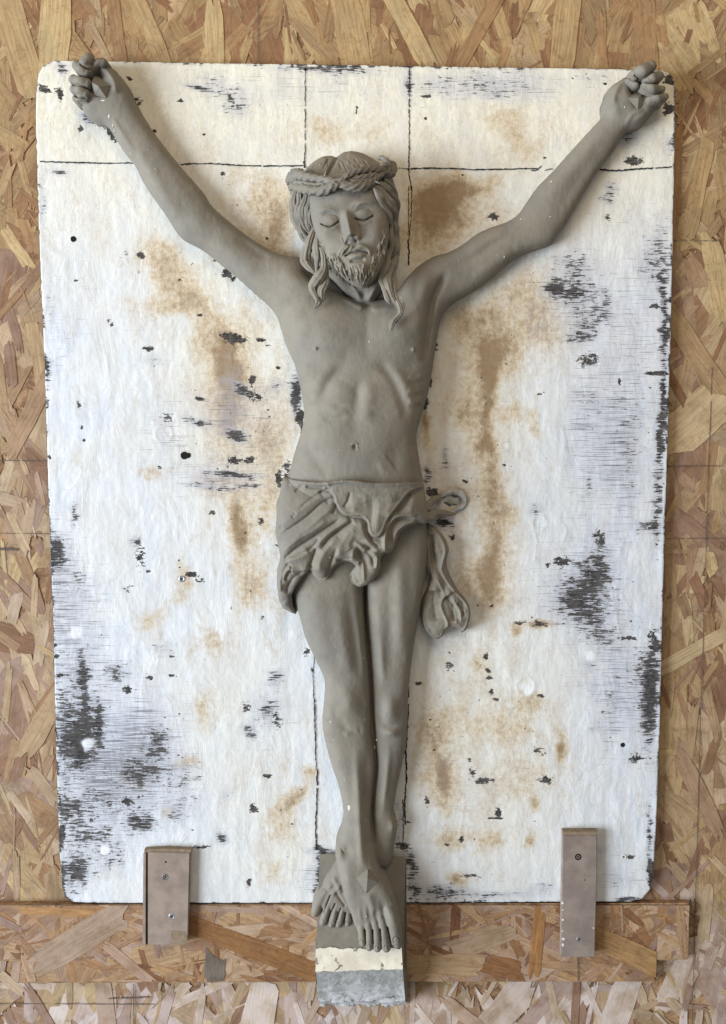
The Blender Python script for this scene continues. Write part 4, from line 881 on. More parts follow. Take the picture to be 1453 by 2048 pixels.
# beard modelled into the jaw: small ridges and cuts
rb2 = random.Random(3)
def hair_cut(x, y, dx, dy, n_, wd, am, spread):
    for k in range(n_):
        a = rb2.uniform(-spread, spread); bx_ = x+rb2.uniform(-1, 1)*16; by_ = y+rb2.uniform(-1, 1)*16
        c, s = math.cos(a), math.sin(a); ex, ey = dx*c-dy*s, dx*s+dy*c; q = rb2.uniform(.7, 1.3)
        L(H, m_(Z1, [(bx_, by_), (bx_+ex*.5*q+rb2.uniform(-6, 6), by_+ey*.5*q), (bx_+ex*q, by_+ey*q)]), wd, am, .3)
bd = [(505, 900, 12, 60), (520, 960, 18, 60), (548, 1010, 25, 60), (580, 1040, 28, 60), (600, 980, 22, 60), (640, 1090, 30, 58), (640, 1010, 20, 60), (690, 1130, 28, 60), (680, 1060, 18, 62), (735, 1100, 14, 66), (740, 1170, 22, 50), (780, 1080, 6, 76), (800, 1150, 14, 66), (830, 1080, 4, 76), (850, 1160, 6, 70), (880, 1080, -4, 74), (900, 1150, -8, 66),
      (930, 1070, -10, 66), (945, 1130, -18, 60), (985, 1060, -18, 62), (1010, 1000, -14, 66), (960, 1000, -6, 62), (1035, 930, -10, 66), (1045, 860, -6, 66), (1040, 790, -4, 60), (1000, 900, -10, 60), (470, 830, 8, 50)]
L(H, m_(Z1, [(1060, 800), (1040, 930), (990, 1060), (920, 1150), (830, 1190), (730, 1150), (640, 1080), (560, 1000), (500, 900)]), 9, 3.2, .2)
B(H, *z(830, 1130), 20, 20, 3.5)
for (x, y, dx, dy) in bd:
    hair_cut(x, y, dx*1.3, dy*1.45, 5, 1.5, 1.7, .22); hair_cut(x, y, dx*1.3, dy*1.45, 3, 1.0, -2.6, .25)
L(H, m_(Z1, [(755, 918), (705, 945), (670, 1000)]), 5, 2.6, .3); L(H, m_(Z1, [(790, 918), (860, 928), (915, 965), (935, 1010)]), 5, 2.6, .3)
for s_, pts in ((1, [(745, 905), (700, 930), (668, 970), (650, 1020)]), (1, [(750, 925), (710, 950), (680, 990)]), (1, [(740, 940), (700, 965), (670, 1010)]), (1, [(800, 905), (850, 915), (900, 945), (940, 1000)]), (1, [(800, 925), (850, 930), (905, 965), (925, 1010)]), (1, [(770, 915), (765, 935), (745, 950)])):
    L(H, m_(Z1, pts), 2.4, 2.3, .3); L(H, [(p[0]+2.2, p[1]+2.0) for p in m_(Z1, pts)], 1.1, -1.6, .3)
def crisp(A, s, k):
    m = A > NEG/2; W = gblur(m.astype(float), s); B_ = gblur(np.where(m, A, 0), s)/np.maximum(W, 1e-3)
    return np.where(m, A+np.clip(k*(A-B_), -3, 3), A)
sl = box(*Z1(380, 420), *Z1(1100, 1290)); sub = crisp(H[sl], 2.2, .25); wgt = gblur(np.pad(np.ones((sub.shape[0]-24, sub.shape[1]-24)), 12), 5); H[sl] = np.where(H[sl] > NEG/2, H[sl]+(sub-H[sl])*wgt, H[sl])
# overall hand-smoothed clay surface
m = H > NEG/2
H = np.where(m, H+(fbm(X, Y, 26, 26, 3, 51)-.5)*1.2+(fbm(X, Y, 7, 11, 3, 61)-.5)*.7, H)

fig = empty('clay_figure', 722, 1000, 0)
tag(fig, 'grey clay figure of a bearded man with thorn crown, arms outstretched on the white panel', 'sculpture')
fl_back = lambda x, y: np.where(y < 330, 5.0*np.clip((330-y)/200, 0, 1)-2, -3.0)
bodyme = heightmesh('body', H, fl_back, 215)
adopt(fig, link('body', bodyme, CLAY))

# --- loincloth
C = np.full(X.shape, NEG)
skirt = m_(ZC, [(150, 84), (230, 100), (330, 112), (430, 118), (560, 100), (650, 105), (720, 118), (860, 122), (980, 116), (1085, 118), (1095, 200), (1108, 300), (1125, 352), (1100, 392), (1050, 384), (980, 412), (930, 452), (900, 512), (880, 572), (850, 594), (822, 588), (802, 620), (802, 680), (780, 732), (720, 792), (660, 812), (610, 784), (592, 742), (604, 710), (636, 672), (602, 642), (530, 652), (482, 690),
    (452, 742), (430, 766), (390, 762), (350, 732), (330, 692), (300, 720), (240, 800), (206, 868), (214, 930), (242, 996), (150, 952), (126, 900), (112, 800), (110, 700), (134, 620), (118, 540), (97, 450), (108, 340), (104, 262), (128, 190)])
layer(C, skirt, lambda x, y: np.interp(y, [950, 1000, 1100, 1180, 1230], [34, 44, 62, 62, 26]), lambda x, y: np.interp(y, [950, 1000, 1100, 1200], [60, 58, 42, 34]), 0, raw=True)
m = C > NEG/2
C = np.where(m, np.maximum(C, np.where(H > NEG/2, H, 0)+9), C)
flap = m_(ZC, [(440, 128), (470, 170), (492, 205), (508, 262), (545, 312), (600, 334), (660, 334), (696, 350), (718, 390), (722, 440), (750, 470), (792, 470), (820, 425), (845, 360), (890, 300), (945, 232), (990, 180), (1040, 158), (1085, 148), (1085, 116), (980, 114), (860, 120), (720, 116), (650, 103), (560, 99), (430, 116)])
Mf, sf = None, None
P = spline(flap, True, 5); sl = box(P[:, 0].min(), P[:, 1].min(), P[:, 0].max(), P[:, 1].max()); Mf = gblur(pmask(P, gx[sl[1]], gy[sl[0]]).astype(float), 1.0)
C[sl] = np.where(C[sl] > NEG/2, C[sl]+8*Mf, C[sl])
def S(pts, wd, am, e=.15): stroke(C, m_(ZC, pts), wd*(1.55 if am < 0 else 1.5), am*(.82 if am < 0 else .8), max(e, .12) if isinstance(e, float) else e, 4, 1.15 if am < 0 else 1.7)
S([(440, 128), (492, 205), (512, 268), (560, 318), (630, 334), (690, 348), (718, 392), (724, 440), (752, 470), (792, 468), (822, 420), (850, 355), (895, 296), (950, 230), (1000, 172), (1080, 150)], 2.6, 1.6, .04)
S([(432, 128), (482, 205), (500, 270), (548, 324), (620, 344), (680, 360), (706, 400), (712, 448), (745, 482), (798, 482), (834, 428), (862, 364), (905, 306), (960, 240), (1008, 186)], 3.2, -3.5, .05)
S([(150, 96), (300, 118), (430, 126), (560, 108), (720, 126), (860, 130), (1080, 124)], 2.3, 4, .03); S([(440, 140), (560, 122), (720, 138), (860, 142), (1000, 136)], 2.5, -3, .1)
S([(735, 200), (745, 290), (735, 380), (725, 420)], 7, -4.5, .35); S([(800, 180), (785, 300), (770, 400), (770, 455)], 8, 6, .35); S([(600, 170), (580, 240), (550, 285)], 2.5, -5, .25); S([(640, 200), (625, 280), (620, 320)], 8, 4, .3); S([(880, 190), (860, 270), (830, 350)], 9, 5, .3); S([(690, 180), (700, 260)], 7, 3, .3)
# long pull folds on the left
for g, wd, am in [([(118, 480), (170, 440), (300, 350), (400, 260), (490, 205)], 2.4, -6), ([(140, 640), (230, 560), (350, 480), (470, 400), (540, 350)], 2.6, -8), ([(400, 560), (470, 480), (560, 410), (625, 368)], 3, -9), ([(150, 640), (210, 600), (300, 575), (370, 520), (390, 470)], 2.8, -5),
                  ([(330, 690), (345, 630), (378, 540)], 3, -9), ([(436, 748), (462, 680), (480, 620), (512, 540)], 3, -6), ([(250, 300), (330, 230), (440, 165), (480, 165)], 2.2, -5), ([(105, 490), (118, 440), (150, 400)], 4, -9), ([(110, 260), (150, 170), (210, 130)], 2.2, -5), ([(300, 140), (360, 150), (430, 150)], 2, -5),
                  ([(390, 190), (420, 170), (470, 180)], 2, -4), ([(230, 180), (260, 150), (280, 130)], 1.8, -4), ([(240, 310), (210, 350)], 2, -3), ([(430, 250), (480, 222), (498, 218)], 2, -5), ([(480, 330), (500, 280), (505, 250)], 2, -4)]: S(g, wd, am, .2)
for g, wd, am in [([(120, 540), (200, 500), (330, 410), (430, 320), (500, 270)], 5, 5), ([(140, 590), (240, 500), (360, 430), (450, 360)], 4, 4), ([(120, 400), (240, 320), (340, 240), (420, 200)], 6, 4.5), ([(360, 560), (430, 470), (540, 390), (600, 360)], 5, 6), ([(170, 620), (260, 610), (330, 560)], 5, 5),
                  ([(390, 720), (400, 640), (440, 560), (520, 470)], 7, 7), ([(520, 620), (530, 550), (580, 460), (640, 400)], 7, 6), ([(600, 560), (590, 520), (640, 430)], 5, 3)]: S(g, wd, am, .2)
# left hanging pocket
S([(205, 690), (255, 692), (322, 686)], 3.2, 6, .15); S([(135, 840), (140, 770), (175, 700), (210, 680)], 3.4, 6, .15); S([(180, 860), (190, 800), (230, 740), (300, 705)], 6, -11, .2); S([(170, 770), (190, 720), (215, 700)], 3, -6, .2); S([(206, 868), (240, 795), (300, 720), (330, 690)], 2.0, 4, .1); S([(150, 900), (180, 940), (235, 985)], 6, 4, .3); S([(140, 800), (160, 700), (200, 640)], 2.4, -6, .2)
# curling hem and the hollow in the middle
S([(335, 700), (352, 732), (392, 762), (432, 764), (454, 738), (485, 688), (532, 650), (602, 640), (636, 668), (606, 708), (592, 742), (612, 784), (660, 810), (720, 790), (780, 730), (802, 680), (802, 620), (822, 588), (850, 592), (880, 570), (900, 512), (930, 452), (980, 412), (1050, 384)], 3.0, 1.6, .03)
bump(C, *ZC(670, 610), 10, 24, -15, -28); bump(C, *ZC(715, 560), 8, 12, -8, -50); S([(640, 520), (700, 560), (760, 592), (775, 620), (768, 690)], 3, 9, .15); S([(690, 560), (740, 610), (752, 680)], 5, -9, .25); S([(640, 650), (680, 640), (690, 780)], 2.0, 4, .2); S([(610, 620), (625, 560), (650, 500)], 4, 6, .25); bump(C, *ZC(560, 640), 12, 5, -5, 20)
S([(620, 700), (640, 750), (670, 790)], 4, -4, .3); S([(500, 640), (560, 622), (612, 622)], 3, -5, .3)
# folded band running to the knot
S([(830, 585), (826, 500), (836, 430), (868, 372), (905, 340), (975, 330), (1040, 335)], 3, 8, .1); S([(870, 560), (862, 490), (872, 430), (900, 380), (960, 350), (1030, 352)], 5, -9, .2); S([(885, 570), (892, 500), (905, 440), (960, 395), (1040, 372)], 2.6, 6, .1)
S([(770, 490), (760, 540), (790, 580)], 6, 4, .3); S([(690, 380), (705, 450), (740, 500), (800, 560)], 3, -7, .2); S([(655, 350), (680, 420), (700, 480), (760, 560)], 5, 5, .25); S([(600, 345), (650, 420), (670, 500)], 6, 4, .3)
S([(1000, 180), (960, 260), (900, 320)], 2.2, -5, .2); S([(1030, 190), (1000, 270), (1000, 320)], 8, 5, .3); S([(1085, 180), (1092, 250), (1110, 300)], 2.4, 4, .2)
C = crisp(C, 2.6, .45)
m = C > NEG/2
C = np.where(m, C+(fbm(X, Y, 16, 20, 3, 71)-.5)*2.0, C)
C = np.where(C > NEG/2, np.maximum(C, np.where(H > NEG/2, H+2.0, -50)), C)
loin = link('loincloth', heightmesh('loincloth', C, lambda x, y: np.full(x.shape, 2.0), None, 8), CLAY); adopt(fig, loin)
# hanging end of the cloth
E = np.full(X.shape, NEG)
tail = m_(ZC, [(1095, 392), (1160, 415), (1220, 476), (1250, 556), (1234, 640), (1256, 725), (1312, 832), (1368, 900), (1392, 980), (1372, 1076), (1332, 1112), (1312, 1082), (1240, 1080), (1205, 1138), (1155, 1150), (1092, 1092), (1068, 1020), (1078, 900), (1130, 760), (1096, 690), (1088, 600), (1085, 480)])
layer(E, tail, 14, 26, 0)
def S2_(pts, wd, am, e=.15): stroke(E, m_(ZC, pts), wd*(1.6 if am < 0 else 1.0), am*(1.0 if am < 0 else .42), e, 4, 1.2 if am < 0 else 1.6)
S2_([(1100, 400), (1165, 440), (1205, 500), (1225, 570), (1205, 650), (1200, 700), (1250, 790), (1320, 870), (1372, 930), (1385, 985), (1368, 1060), (1335, 1100)], 3.2, 9, .04)
S2_([(1160, 560), (1165, 650), (1190, 720), (1260, 810), (1330, 890), (1350, 960)], 5, -7, .15); S2_([(1140, 760), (1100, 880), (1080, 1000), (1100, 1080), (1155, 1140), (1200, 1128), (1240, 1060)], 2.6, 7, .05)
S2_([(1165, 740), (1215, 850), (1195, 930), (1240, 1040), (1235, 1075)], 3.2, 7, .15); S2_([(1150, 820), (1150, 920), (1170, 1040)], 9, -9, .2); S2_([(1230, 860), (1270, 930), (1290, 1040)], 8, -10, .2); S2_([(1270, 880), (1320, 960), (1330, 1040)], 2, 4, .2); S2_([(1250, 900), (1290, 980), (1300, 1050)], 2, 4, .2)
S2_([(1120, 450), (1140, 560), (1150, 680)], 4, -7, .2); S2_([(1105, 500), (1120, 620), (1140, 730)], 2.5, 5, .2); S2_([(1300, 910), (1340, 950), (1350, 1010)], 1.6, -4, .2)
bump(E, *ZC(1205, 830), 10, 20, -7, 10); bump(E, *ZC(1140, 560), 5, 22, -6)
E = crisp(E, 3.0, .55)
E = np.where(E > NEG/2, np.maximum(E+(fbm(X, Y, 9, 12, 3, 81)-.5)*2.5, 5), E)
tl = link('hanging_cloth_end', heightmesh('hanging_cloth_end', E, lambda x, y: np.full(x.shape, -2.0), None, 5), CLAY); adopt(fig, tl)
kn = tubemesh([([(*ZC(985, 325), 60, 6), (*ZC(1050, 345), 56, 8), (*ZC(1110, 335), 44, 9), (*ZC(1165, 318), 30, 7), (*ZC(1215, 318), 16, 7), (*ZC(1265, 325), 9, 4), (*ZC(1300, 320), 4, 1)], .7, 5, .10, .02, 1),
               ([(*ZC(1050, 322), 50, 3), (*ZC(1095, 290), 48, 6), (*ZC(1125, 250), 30, 7), (*ZC(1165, 222), 16, 6), (*ZC(1200, 212), 7, 2.5)], .7, 5, .12, .03, 2),
               ([(*ZC(1085, 372), 40, 3), (*ZC(1105, 355), 46, 10), (*ZC(1140, 345), 36, 8), (*ZC(1175, 352), 18, 3)], .8, 4, .12, .03, 3)], 'knot', 18, 7)
adopt(fig, link('knot', kn, CLAY))
lp_ = tubemesh([([(*ZC(1180, 250), 3, 3), (*ZC(1200, 200), 4, 5), (*ZC(1260, 178), 5, 5), (*ZC(1325, 188), 5, 6), (*ZC(1350, 230), 5, 6), (*ZC(1335, 275), 4, 5), (*ZC(1290, 300), 2, 4), (*ZC(1255, 318), 1, 3)], .35, 5, .3, .11, 4),
                ([(*ZC(1215, 235), 1, 5), (*ZC(1265, 225), 1.2, 11), (*ZC(1310, 240), .6, 8)], .16, 5, .35, .13, 5)], 'plastered_loop', 14, 7)
adopt(fig, link('plastered_loop', lp_, PLASTY))

# --- hair cap, locks, crown
K = np.full(X.shape, NEG)
cap = m_(Z1, [(232, 400), (300, 330), (370, 272), (430, 215), (500, 170), (580, 152), (635, 164), (690, 128), (745, 117), (810, 122), (880, 145), (960, 190), (1040, 250), (1100, 330), (1135, 450), (1165, 570), (1150, 700), (1160, 820), (1165, 950), (1140, 1050), (1060, 1100), (1000, 1000), (700, 800), (480, 900), (370, 870), (310, 790), (275, 650), (265, 500)])
layer(K, cap, lambda x, y: np.interp(y, [295, 380, 470, 540], [24, 34, 22, 14]), lambda x, y: np.interp(y, [295, 360, 470], [92, 96, 74]), 0)
fm = np.zeros(X.shape); P = spline(m_(Z1, [(425, 455), (430, 620), (470, 830), (540, 1000), (700, 1180), (950, 1180), (1060, 980), (1075, 740), (1020, 560), (960, 440), (700, 420)]), True, 4); sl = box(P[:, 0].min(), P[:, 1].min(), P[:, 0].max(), P[:, 1].max()); fm[sl] = pmask(P, gx[sl[1]], gy[sl[0]])
fmb = gblur(fm, 2.0)
K = np.where(fm > 0, NEG, K)
def SK(pts, wd, am, e=.2): stroke(K, m_(Z1, pts), wd, am, e)
SK([(640, 160), (618, 230), (580, 300), (560, 350)], 3.2, -9, .1); SK([(560, 170), (480, 230), (420, 300)], 12, 4); SK([(720, 140), (830, 160), (940, 220)], 12, 3)
rb4 = random.Random(9)
for k in range(46):
    sd = rb4.choice([-1, 1]); t = rb4.random(); x0 = 610+sd*(20+t*(230 if sd < 0 else 380)); y0 = 165+t*60+rb4.uniform(0, 60)
    ln = rb4.uniform(30, 90); cv = sd*(.45+.5*t)
    SK([(x0, y0), (x0+cv*ln*.5, y0+ln*.55), (x0+cv*ln*.75+sd*4, y0+ln)], rb4.uniform(1.1, 2.2), rb4.choice([-2.2, -1.4, 1.6]), .4)
K = np.where(K > NEG/2, K+(fbm(X, Y, 14, 14, 3, 91)-.5)*2, K)
hair = link('hair', heightmesh('hair', K, lambda x, y: np.full(x.shape, 0.0), None, 8), CLAY); adopt(fig, hair)
def lock(pts, flat=.75, gr=7, dep=.13, tw=.03, mat=CLAY):
    w0 = rb2.uniform(0, 6); n_ = len(pts); Q = spline([(p[0], p[1], p[2], p[3]) for p in pts], False, 4); f_ = rb2.uniform(.030, .040)
    Q = [(q[0]+7*math.sin(q[1]*f_+w0), q[1], q[2]+2.2*math.sin(q[1]*f_*.8+w0+1), max(q[3]*(1.02+.2*math.sin(q[1]*f_*.6+w0*2)), 2)) for q in Q]
    P = [tuple(Z1(p[0], p[1]))+(p[2], p[3]/4.151) for p in Q[::2]+([Q[-1]] if len(Q) % 2 == 0 else [])]
    o = link('hair_lock', tubemesh([(P, flat, gr, dep, tw, rb2.uniform(0, 6))], 'hair_lock', 32, 5), mat)
    o.parent = hair; return o
# left mass
for pts in ([(300, 440, 66, 20), (290, 560, 58, 32), (300, 680, 50, 34), (330, 790, 44, 26), (365, 860, 40, 6)], [(345, 450, 80, 20), (325, 560, 72, 28), (325, 680, 64, 30), (355, 780, 56, 24), (395, 850, 50, 8)], [(390, 460, 92, 20), (370, 560, 84, 26), (355, 660, 76, 28), (370, 750, 66, 22), (400, 800, 60, 8)],
            [(430, 470, 98, 12), (412, 560, 92, 20), (395, 650, 86, 24), (400, 730, 76, 20), (420, 790, 68, 8)], [(440, 500, 98, 6), (425, 600, 94, 12), (420, 700, 88, 14), (440, 780, 80, 6)],
            [(450, 770, 90, 10), (425, 860, 84, 30), (385, 950, 76, 38), (385, 1040, 70, 34), (430, 1120, 70, 20), (465, 1165, 72, 6)], [(465, 800, 98, 8), (478, 880, 96, 20), (480, 970, 90, 26), (470, 1050, 84, 22), (478, 1120, 80, 12), (470, 1160, 78, 4)],
            [(500, 930, 98, 8), (530, 1010, 98, 24), (540, 1090, 96, 32), (495, 1170, 92, 36), (445, 1250, 88, 26), (450, 1320, 88, 20), (470, 1380, 88, 14), (455, 1445, 88, 4)], [(535, 1050, 92, 6), (560, 1130, 90, 20), (540, 1220, 86, 30), (515, 1290, 84, 26), (520, 1350, 84, 22), (490, 1400, 84, 12), (460, 1440, 86, 4)],
            # right mass
            [(930, 420, 112, 14), (1000, 470, 106, 34), (1060, 560, 96, 44), (1100, 640, 86, 36), (1115, 715, 78, 12)], [(980, 400, 100, 16), (1060, 460, 90, 34), (1120, 540, 74, 30), (1150, 610, 60, 16), (1150, 640, 56, 5)], [(1030, 370, 84, 16), (1090, 430, 72, 22), (1130, 520, 60, 22), (1150, 590, 50, 8)],
            [(940, 440, 118, 8), (985, 520, 114, 18), (1040, 610, 106, 22), (1075, 690, 98, 18), (1090, 740, 92, 6)], [(1090, 650, 76, 22), (1115, 770, 70, 36), (1118, 880, 66, 38), (1100, 980, 66, 34), (1070, 1080, 70, 24)], [(1085, 720, 88, 10), (1095, 850, 84, 20), (1085, 960, 82, 26), (1050, 1060, 84, 30), (1020, 1150, 88, 24), (1010, 1220, 90, 18), (1040, 1310, 94, 20), (1075, 1370, 96, 16), (1085, 1400, 96, 5)],
            [(1140, 880, 58, 14), (1140, 980, 62, 24), (1100, 1080, 74, 34), (1065, 1170, 84, 34), (1060, 1250, 90, 28), (1100, 1340, 96, 26), (1130, 1390, 98, 14), (1140, 1420, 98, 5)], [(1130, 1130, 76, 8), (1110, 1200, 84, 18), (1120, 1280, 90, 20), (1140, 1350, 96, 14), (1145, 1390, 98, 5)],
            [(1140, 1370, 96, 8), (1165, 1420, 98, 20), (1160, 1480, 98, 24), (1115, 1540, 98, 22), (1100, 1590, 98, 16), (1090, 1622, 97, 7)], [(1185, 1390, 95, 4), (1198, 1440, 96, 7), (1170, 1500, 96, 8), (1130, 1560, 96, 5)]):
    lock(pts)
# crown of twisted canes
crown = empty('thorn_crown', *Z1(680, 380), 90)
adopt(fig, crown)
def cane(pts, flat=.9, gr=4, dep=.26, tw=.42):
    P = [tuple(Z1(p[0], p[1]))+(p[2], p[3]/4.151) for p in pts]
    o = link('twisted_cane', tubemesh([(P, flat, gr, dep, tw, rb2.uniform(0, 6))], 'twisted_cane', 16, 9), CLAY)
    o.parent = crown; o.matrix_parent_inverse = MPI; return o
from mathutils import Matrix
MPI = Matrix.Translation((crown.location+fig.location*0)).inverted()
for pts in ([(265, 420, 60, 30), (320, 440, 84, 34), (390, 452, 104, 34), (470, 466, 116, 34), (550, 452, 124, 36), (620, 415, 130, 32), (680, 380, 132, 26), (740, 335, 128, 24), (820, 300, 120, 28), (900, 285, 110, 28), (980, 285, 98, 28), (1060, 290, 80, 22)],
            [(270, 360, 62, 38), (330, 335, 84, 40), (400, 350, 100, 34), (470, 360, 112, 26), (540, 370, 120, 26), (610, 390, 128, 26), (690, 412, 132, 28), (770, 425, 130, 32), (850, 425, 124, 34), (920, 395, 114, 32), (970, 350, 104, 26), (1020, 320, 90, 22)],
            [(250, 450, 52, 16), (300, 400, 76, 20), (380, 400, 100, 16), (450, 412, 112, 14), (520, 405, 120, 14), (590, 400, 126, 12)], [(730, 380, 128, 12), (790, 365, 126, 18), (860, 350, 120, 22), (930, 335, 112, 20), (975, 318, 102, 10)], [(740, 370, 130, 10), (800, 385, 128, 16), (880, 375, 120, 16), (950, 355, 110, 12)],
            [(240, 400, 44, 26), (262, 350, 58, 36), (300, 315, 70, 32), (350, 310, 80, 22), (380, 330, 88, 10)], [(1010, 300, 88, 26), (1070, 310, 78, 40), (1105, 285, 66, 30), (1095, 245, 64, 26), (1050, 225, 70, 22)], [(985, 195, 72, 12), (1020, 192, 76, 17), (1050, 215, 80, 22), (1070, 260, 82, 22), (1050, 300, 84, 14)], [(1000, 250, 86, 10), (1040, 255, 88, 22), (1090, 290, 78, 22)]):
    cane(pts)
for (x, y, dx, dy, wz) in [(540, 340, 12, -50, 124), (380, 300, 30, -30, 96), (960, 385, 40, 18, 114), (730, 345, -40, 30, 132), (430, 480, -14, 36, 110), (610, 385, 30, 30, 134)]:
    P = [tuple(Z1(x, y))+(wz+4, 2.2), tuple(Z1(x+dx*.5, y+dy*.5))+(wz+8, 1.5), tuple(Z1(x+dx, y+dy))+(wz+11, .3)]
    o = link('thorn', tubemesh([(P, 1, 3, .1, 0, 0)], 'thorn', 7, 3), CLAY); o.parent = crown; o.matrix_parent_inverse = MPI
# beard tufts standing proud of the jaw
def surf(px, py):
    i = int(round((px-GX0)/ST_)); j = int(round((py-GY0)/ST_)); h = H[min(max(j, 0), NY-1), min(max(i, 0), NX-1)]
    return h if h > NEG/2 else 60.
tf = []
for (x, y, dx, dy) in bd:
    for k in range(2):
        bx_, by_ = x+rb2.uniform(-18, 18), y+rb2.uniform(-16, 10); a = rb2.uniform(-.18, .18); c_, s_ = math.cos(a), math.sin(a); ex, ey = dx*c_-dy*s_, dx*s_+dy*c_
        q = rb2.uniform(1.0, 1.45); P = []
        for t, wd in ((0, .4), (.35, 1.7), (.7, 1.4), (1, .3)):
            p = Z1(bx_+ex*q*t+rb2.uniform(-3, 3), by_+ey*q*t); P.append((*p, min(surf(*p), 140)-.5, wd))
        if by_+ey*q > 1272: continue
        tf.append((P, .6, 3, .12, .05, k))
adopt(fig, link('beard', tubemesh(tf, 'beard', 8, 3), CLAY))
# lashes: thin dark cuts are modelled in the lids; nails with pyramid heads
def pyramid(name, f, pts, apex, rise, wbase):
    V = []; zs = []
    for (x, y) in pts:
        p = f(x, y); hh = surf(*p)+wbase; V.append(world(p[0], p[1], hh)); zs.append(hh)
    ap = f(*apex); za = max(zs)+rise; V.append(world(ap[0], ap[1], za))
    n = len(pts)
    for (x, y) in pts:
        p = f(x, y); V.append(world(p[0], p[1], surf(*p)-12))
    F = [[i, (i+1) % n, n] for i in range(n)]+[[i, n+1+i, n+1+(i+1) % n, (i+1) % n] for i in range(n)]
    me = mesh(name, np.array(V), F, False)
    import bmesh
    bm = bmesh.new(); bm.from_mesh(me); bmesh.ops.recalc_face_normals(bm, faces=bm.faces); bm.normal_update()
    if sum(fc.normal.y*fc.calc_area() for fc in bm.faces if len(fc.verts) == 3) > 0: bmesh.ops.reverse_faces(bm, faces=bm.faces)
    bm.to_mesh(me); bm.free()
    adopt(fig, link(name, me, CLAY))
pyramid('nail_head', ZF, [(755, 478), (638, 562), (742, 706), (852, 604)], (753, 568), 7, 1.5)
pyramid('nail_head', ZL, [(428, 362), (450, 300), (556, 384), (528, 468), (446, 452)], (474, 388), 6, 2)
pyramid('nail_head', ZR, [(820, 372), (868, 330), (918, 336), (925, 400), (885, 450)], (890, 372), 5, 0)
# pale plaster flecks stuck to the clay
vf = []; ff = []
for (px, py, sx2, sy2) in [(699, 1616, 5, 9), (661, 1444, 2, 4), (667, 1480, 1.5, 2), (739, 683, 2, 4), (750, 1495, 2, 5), (754, 1480, 2.5, 2.5), (1103, 363, 3, 2), (1101, 433, 2, 1.5), (1042, 438, 2, 2), (1009, 514, 2, 2), (995, 510, 1.2, 1.2), (918, 521, 1.5, 1.2), (218, 232, 3, 5), (226, 250, 2, 6), (229, 262, 2, 4), (206, 201, 8, 2), (261, 306, 2, 2), (311, 338, 1.4, 1.4), (297, 299, 1.2, 1.2),
                           (1250, 214, 2, 2.5), (733, 1833, 1.5, 2), (672, 1294, 1.2, 1.2), (728, 1316, 1.2, 1.2), (612, 950, 1.8, 1.2), (678, 900, 1.6, 1.4), (700, 998, 1, 1), (685, 1097, 1.3, 1.2), (660, 1115, 1.4, 1.4), (769, 1151, 1.2, 1.2), (750, 1079, 1.5, 1.5), (801, 595, 1.5, 1), (803, 596, 2, 1), (730, 1440, 1, 1), (760, 1590, 1.2, 1.2), (733, 1640, 1, 1), (690, 1560, 1.4, 1)]:
    hh = max(surf(px, py), C[int((py-GY0)/ST_), int((px-GX0)/ST_)])+.9; b0 = len(vf); n = 7
    for k in range(n):
        a = 2*math.pi*k/n; q = rb2.uniform(.6, 1.15); vf.append(world(px+sx2*.6*q*math.cos(a), py+sy2*.75*q*math.sin(a), hh, hh))
    for k in range(n):
        a = 2*math.pi*k/n; vf.append(world(px+sx2*.65*math.cos(a), py+sy2*.8*math.sin(a), hh-2.5, hh))
    ff.append([b0+k for k in range(n)]); ff += [[b0+k, b0+n+k, b0+n+(k+1) % n, b0+(k+1) % n] for k in range(n)]
o = link('plaster_flecks', mesh('plaster_flecks', np.array(vf), ff, False), PAINTW); adopt(fig, o); o['kind'] = 'stuff'

# ------------------------------------------------------------------ clay foot block
blk = empty('foot_block', 722, 1860, 0)
tag(blk, 'wedge-shaped grey clay foot block with a cream painted front edge under the clay feet', 'block')
def patch(name, corners, nx, ny, mat, namp, seed, jag=0, th=0, jagtop=0):
    """corners: TL, TR, BR, BL as (px,py,w)"""
    tl_, tr, br, bl = [np.array(c, float) for c in corners]; U, W = np.meshgrid(np.linspace(0, 1, nx), np.linspace(0, 1, ny))
    P = (tl_*(1-U[..., None])+tr*U[..., None])*(1-W[..., None])+(bl*(1-U[..., None])+br*U[..., None])*W[..., None]
    P[..., 2] += (fbm(P[..., 0], P[..., 1], 18, 12, 4, seed)-.5)*namp
    if jag: P[-1, :, 1] += (fbm(P[-1, :, 0], P[-1, :, 0]*0, 9, 9, 3, seed+5)-.5)*jag
    if jagtop: P[0, :, 1] += (fbm(P[0, :, 0], P[0, :, 0]*0, 14, 9, 4, seed+8)-.5)*jagtop; P[0, :, 2] += .5
    Vv = world(P[..., 0], P[..., 1], P[..., 2]).reshape(-1, 3); ii = np.arange(nx*ny).reshape(ny, nx)
    F = np.stack([ii[:-1, :-1], ii[1:, :-1], ii[1:, 1:], ii[:-1, 1:]], -1).reshape(-1, 4)
    return adopt(blk, link(name, mesh(name, Vv, F), mat))
CREAM = plain('cream_plaster', (.74, .67, .54), .85, 0, .12, 60)
def crm_mat():
    m, nt, b = newmat('cream_plaster_over_clay', .85); v = coords(nt); a = noise(nt, v, 75, 4, .6, .5)
    c = mixc(nt, mrange(nt, a, .585, .61), mixc(nt, mrange(nt, noise(nt, v, 30, 4), .35, .65), (.62, .56, .46), (.76, .70, .57)), (.24, .21, .17)); nt.links.new(c, b.inputs['Base Color']); bumpn(nt, b, a, .3, .001); return m
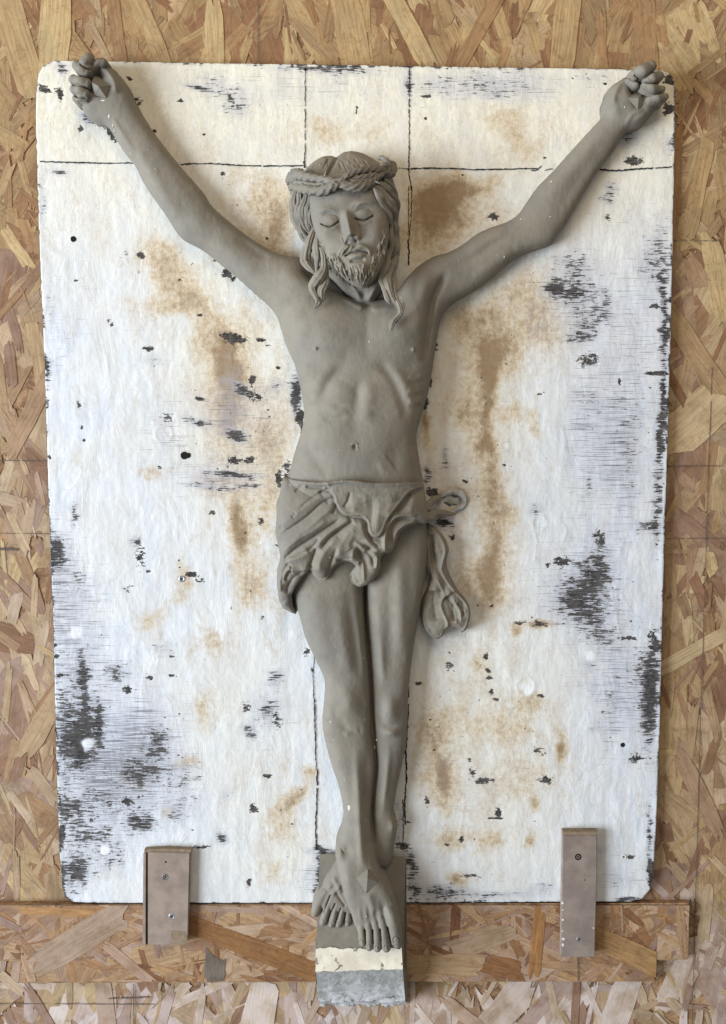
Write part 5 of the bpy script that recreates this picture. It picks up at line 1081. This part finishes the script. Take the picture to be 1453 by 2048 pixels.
def low_mat():
    m, nt, b = newmat('clay_under_plaster', .85); v = coords(nt); a = noise(nt, v, 48, 6, .68, .6); a2 = noise(nt, v, 110, 4, .6)
    t = nt.nodes.new('ShaderNodeTexCoord'); s = nt.nodes.new('ShaderNodeSeparateXYZ'); nt.links.new(t.outputs['Generated'], s.inputs[0])
    k = mth(nt, 'ADD', a, mth(nt, 'MULTIPLY', mth(nt, 'SUBTRACT', .55, s.outputs[2]), .34))
    c = mixc(nt, mrange(nt, a2, .35, .65), (.27, .27, .265), (.38, .38, .375)); c = mixc(nt, mrange(nt, k, .50, .72, 0, .8), c, (.60, .61, .63))
    c = mixc(nt, mrange(nt, mth(nt, 'ADD', a2, mth(nt, 'MULTIPLY', mth(nt, 'SUBTRACT', .5, s.outputs[2]), .2)), .66, .72, 0, .8), c, (.10, .095, .09))
    nt.links.new(c, b.inputs['Base Color']); bumpn(nt, b, mth(nt, 'ADD', a, k), .5, .0025); return m
TOPW, FW, LW = 12, 62, 66
patch('sloping_top', [(640, 1708, TOPW), (812, 1713, TOPW), (804, 1899, FW), (632, 1899, FW)], 60, 70, CLAY, 1.6, 201)
patch('cream_front_edge', [(632, 1898.5, FW+.2), (804, 1898.5, FW+.2), (806, 1938, LW), (631, 1944, LW)], 90, 20, crm_mat(), 1.6, 202, 3, 0, 12)
patch('lower_face', [(631, 1943.5, LW), (806, 1937.5, LW), (811, 2003, 26), (637, 2003, 26)], 70, 30, low_mat(), 3.2, 203, 7)
patch('right_side', [(812, 1713, TOPW), (813.5, 1713, -4), (815.5, 2003, -4), (811, 2003, 26)], 8, 60, CLAY, .6, 204)
patch('right_side', [(812, 1713, TOPW), (812.6, 1714, 0), (813, 1937, 0), (804, 1899, FW)], 8, 60, CLAY, .2, 205)
patch('right_side', [(804, 1899, FW), (813, 1930, 0), (815, 2003, -4), (806, 1937, LW)], 8, 40, CLAY, .2, 206)
patch('right_side', [(806, 1937, LW), (814, 1937, 0), (815, 2003, -4), (811, 2003, 26)], 8, 40, CLAY, .2, 208)
patch('left_side', [(639.5, 1708, -4), (640, 1708, TOPW), (632, 1899, FW), (638, 1899, -4)], 8, 60, CLAY, .2, 209)
patch('left_side', [(638, 1899, -4), (632, 1899, FW), (631, 1944, LW), (638, 2003, -4)], 8, 30, CLAY, .2, 210)
patch('left_side', [(638, 1950, -4), (631, 1944, LW), (637, 2003, 26), (639, 2003, -4)], 8, 30, CLAY, .2, 211)
patch('plaster_crust', [(640, 1985, 36), (812, 1986, 34), (812, 2010, -14), (640, 2010, -14)], 60, 20, low_mat(), 7, 207, 14)
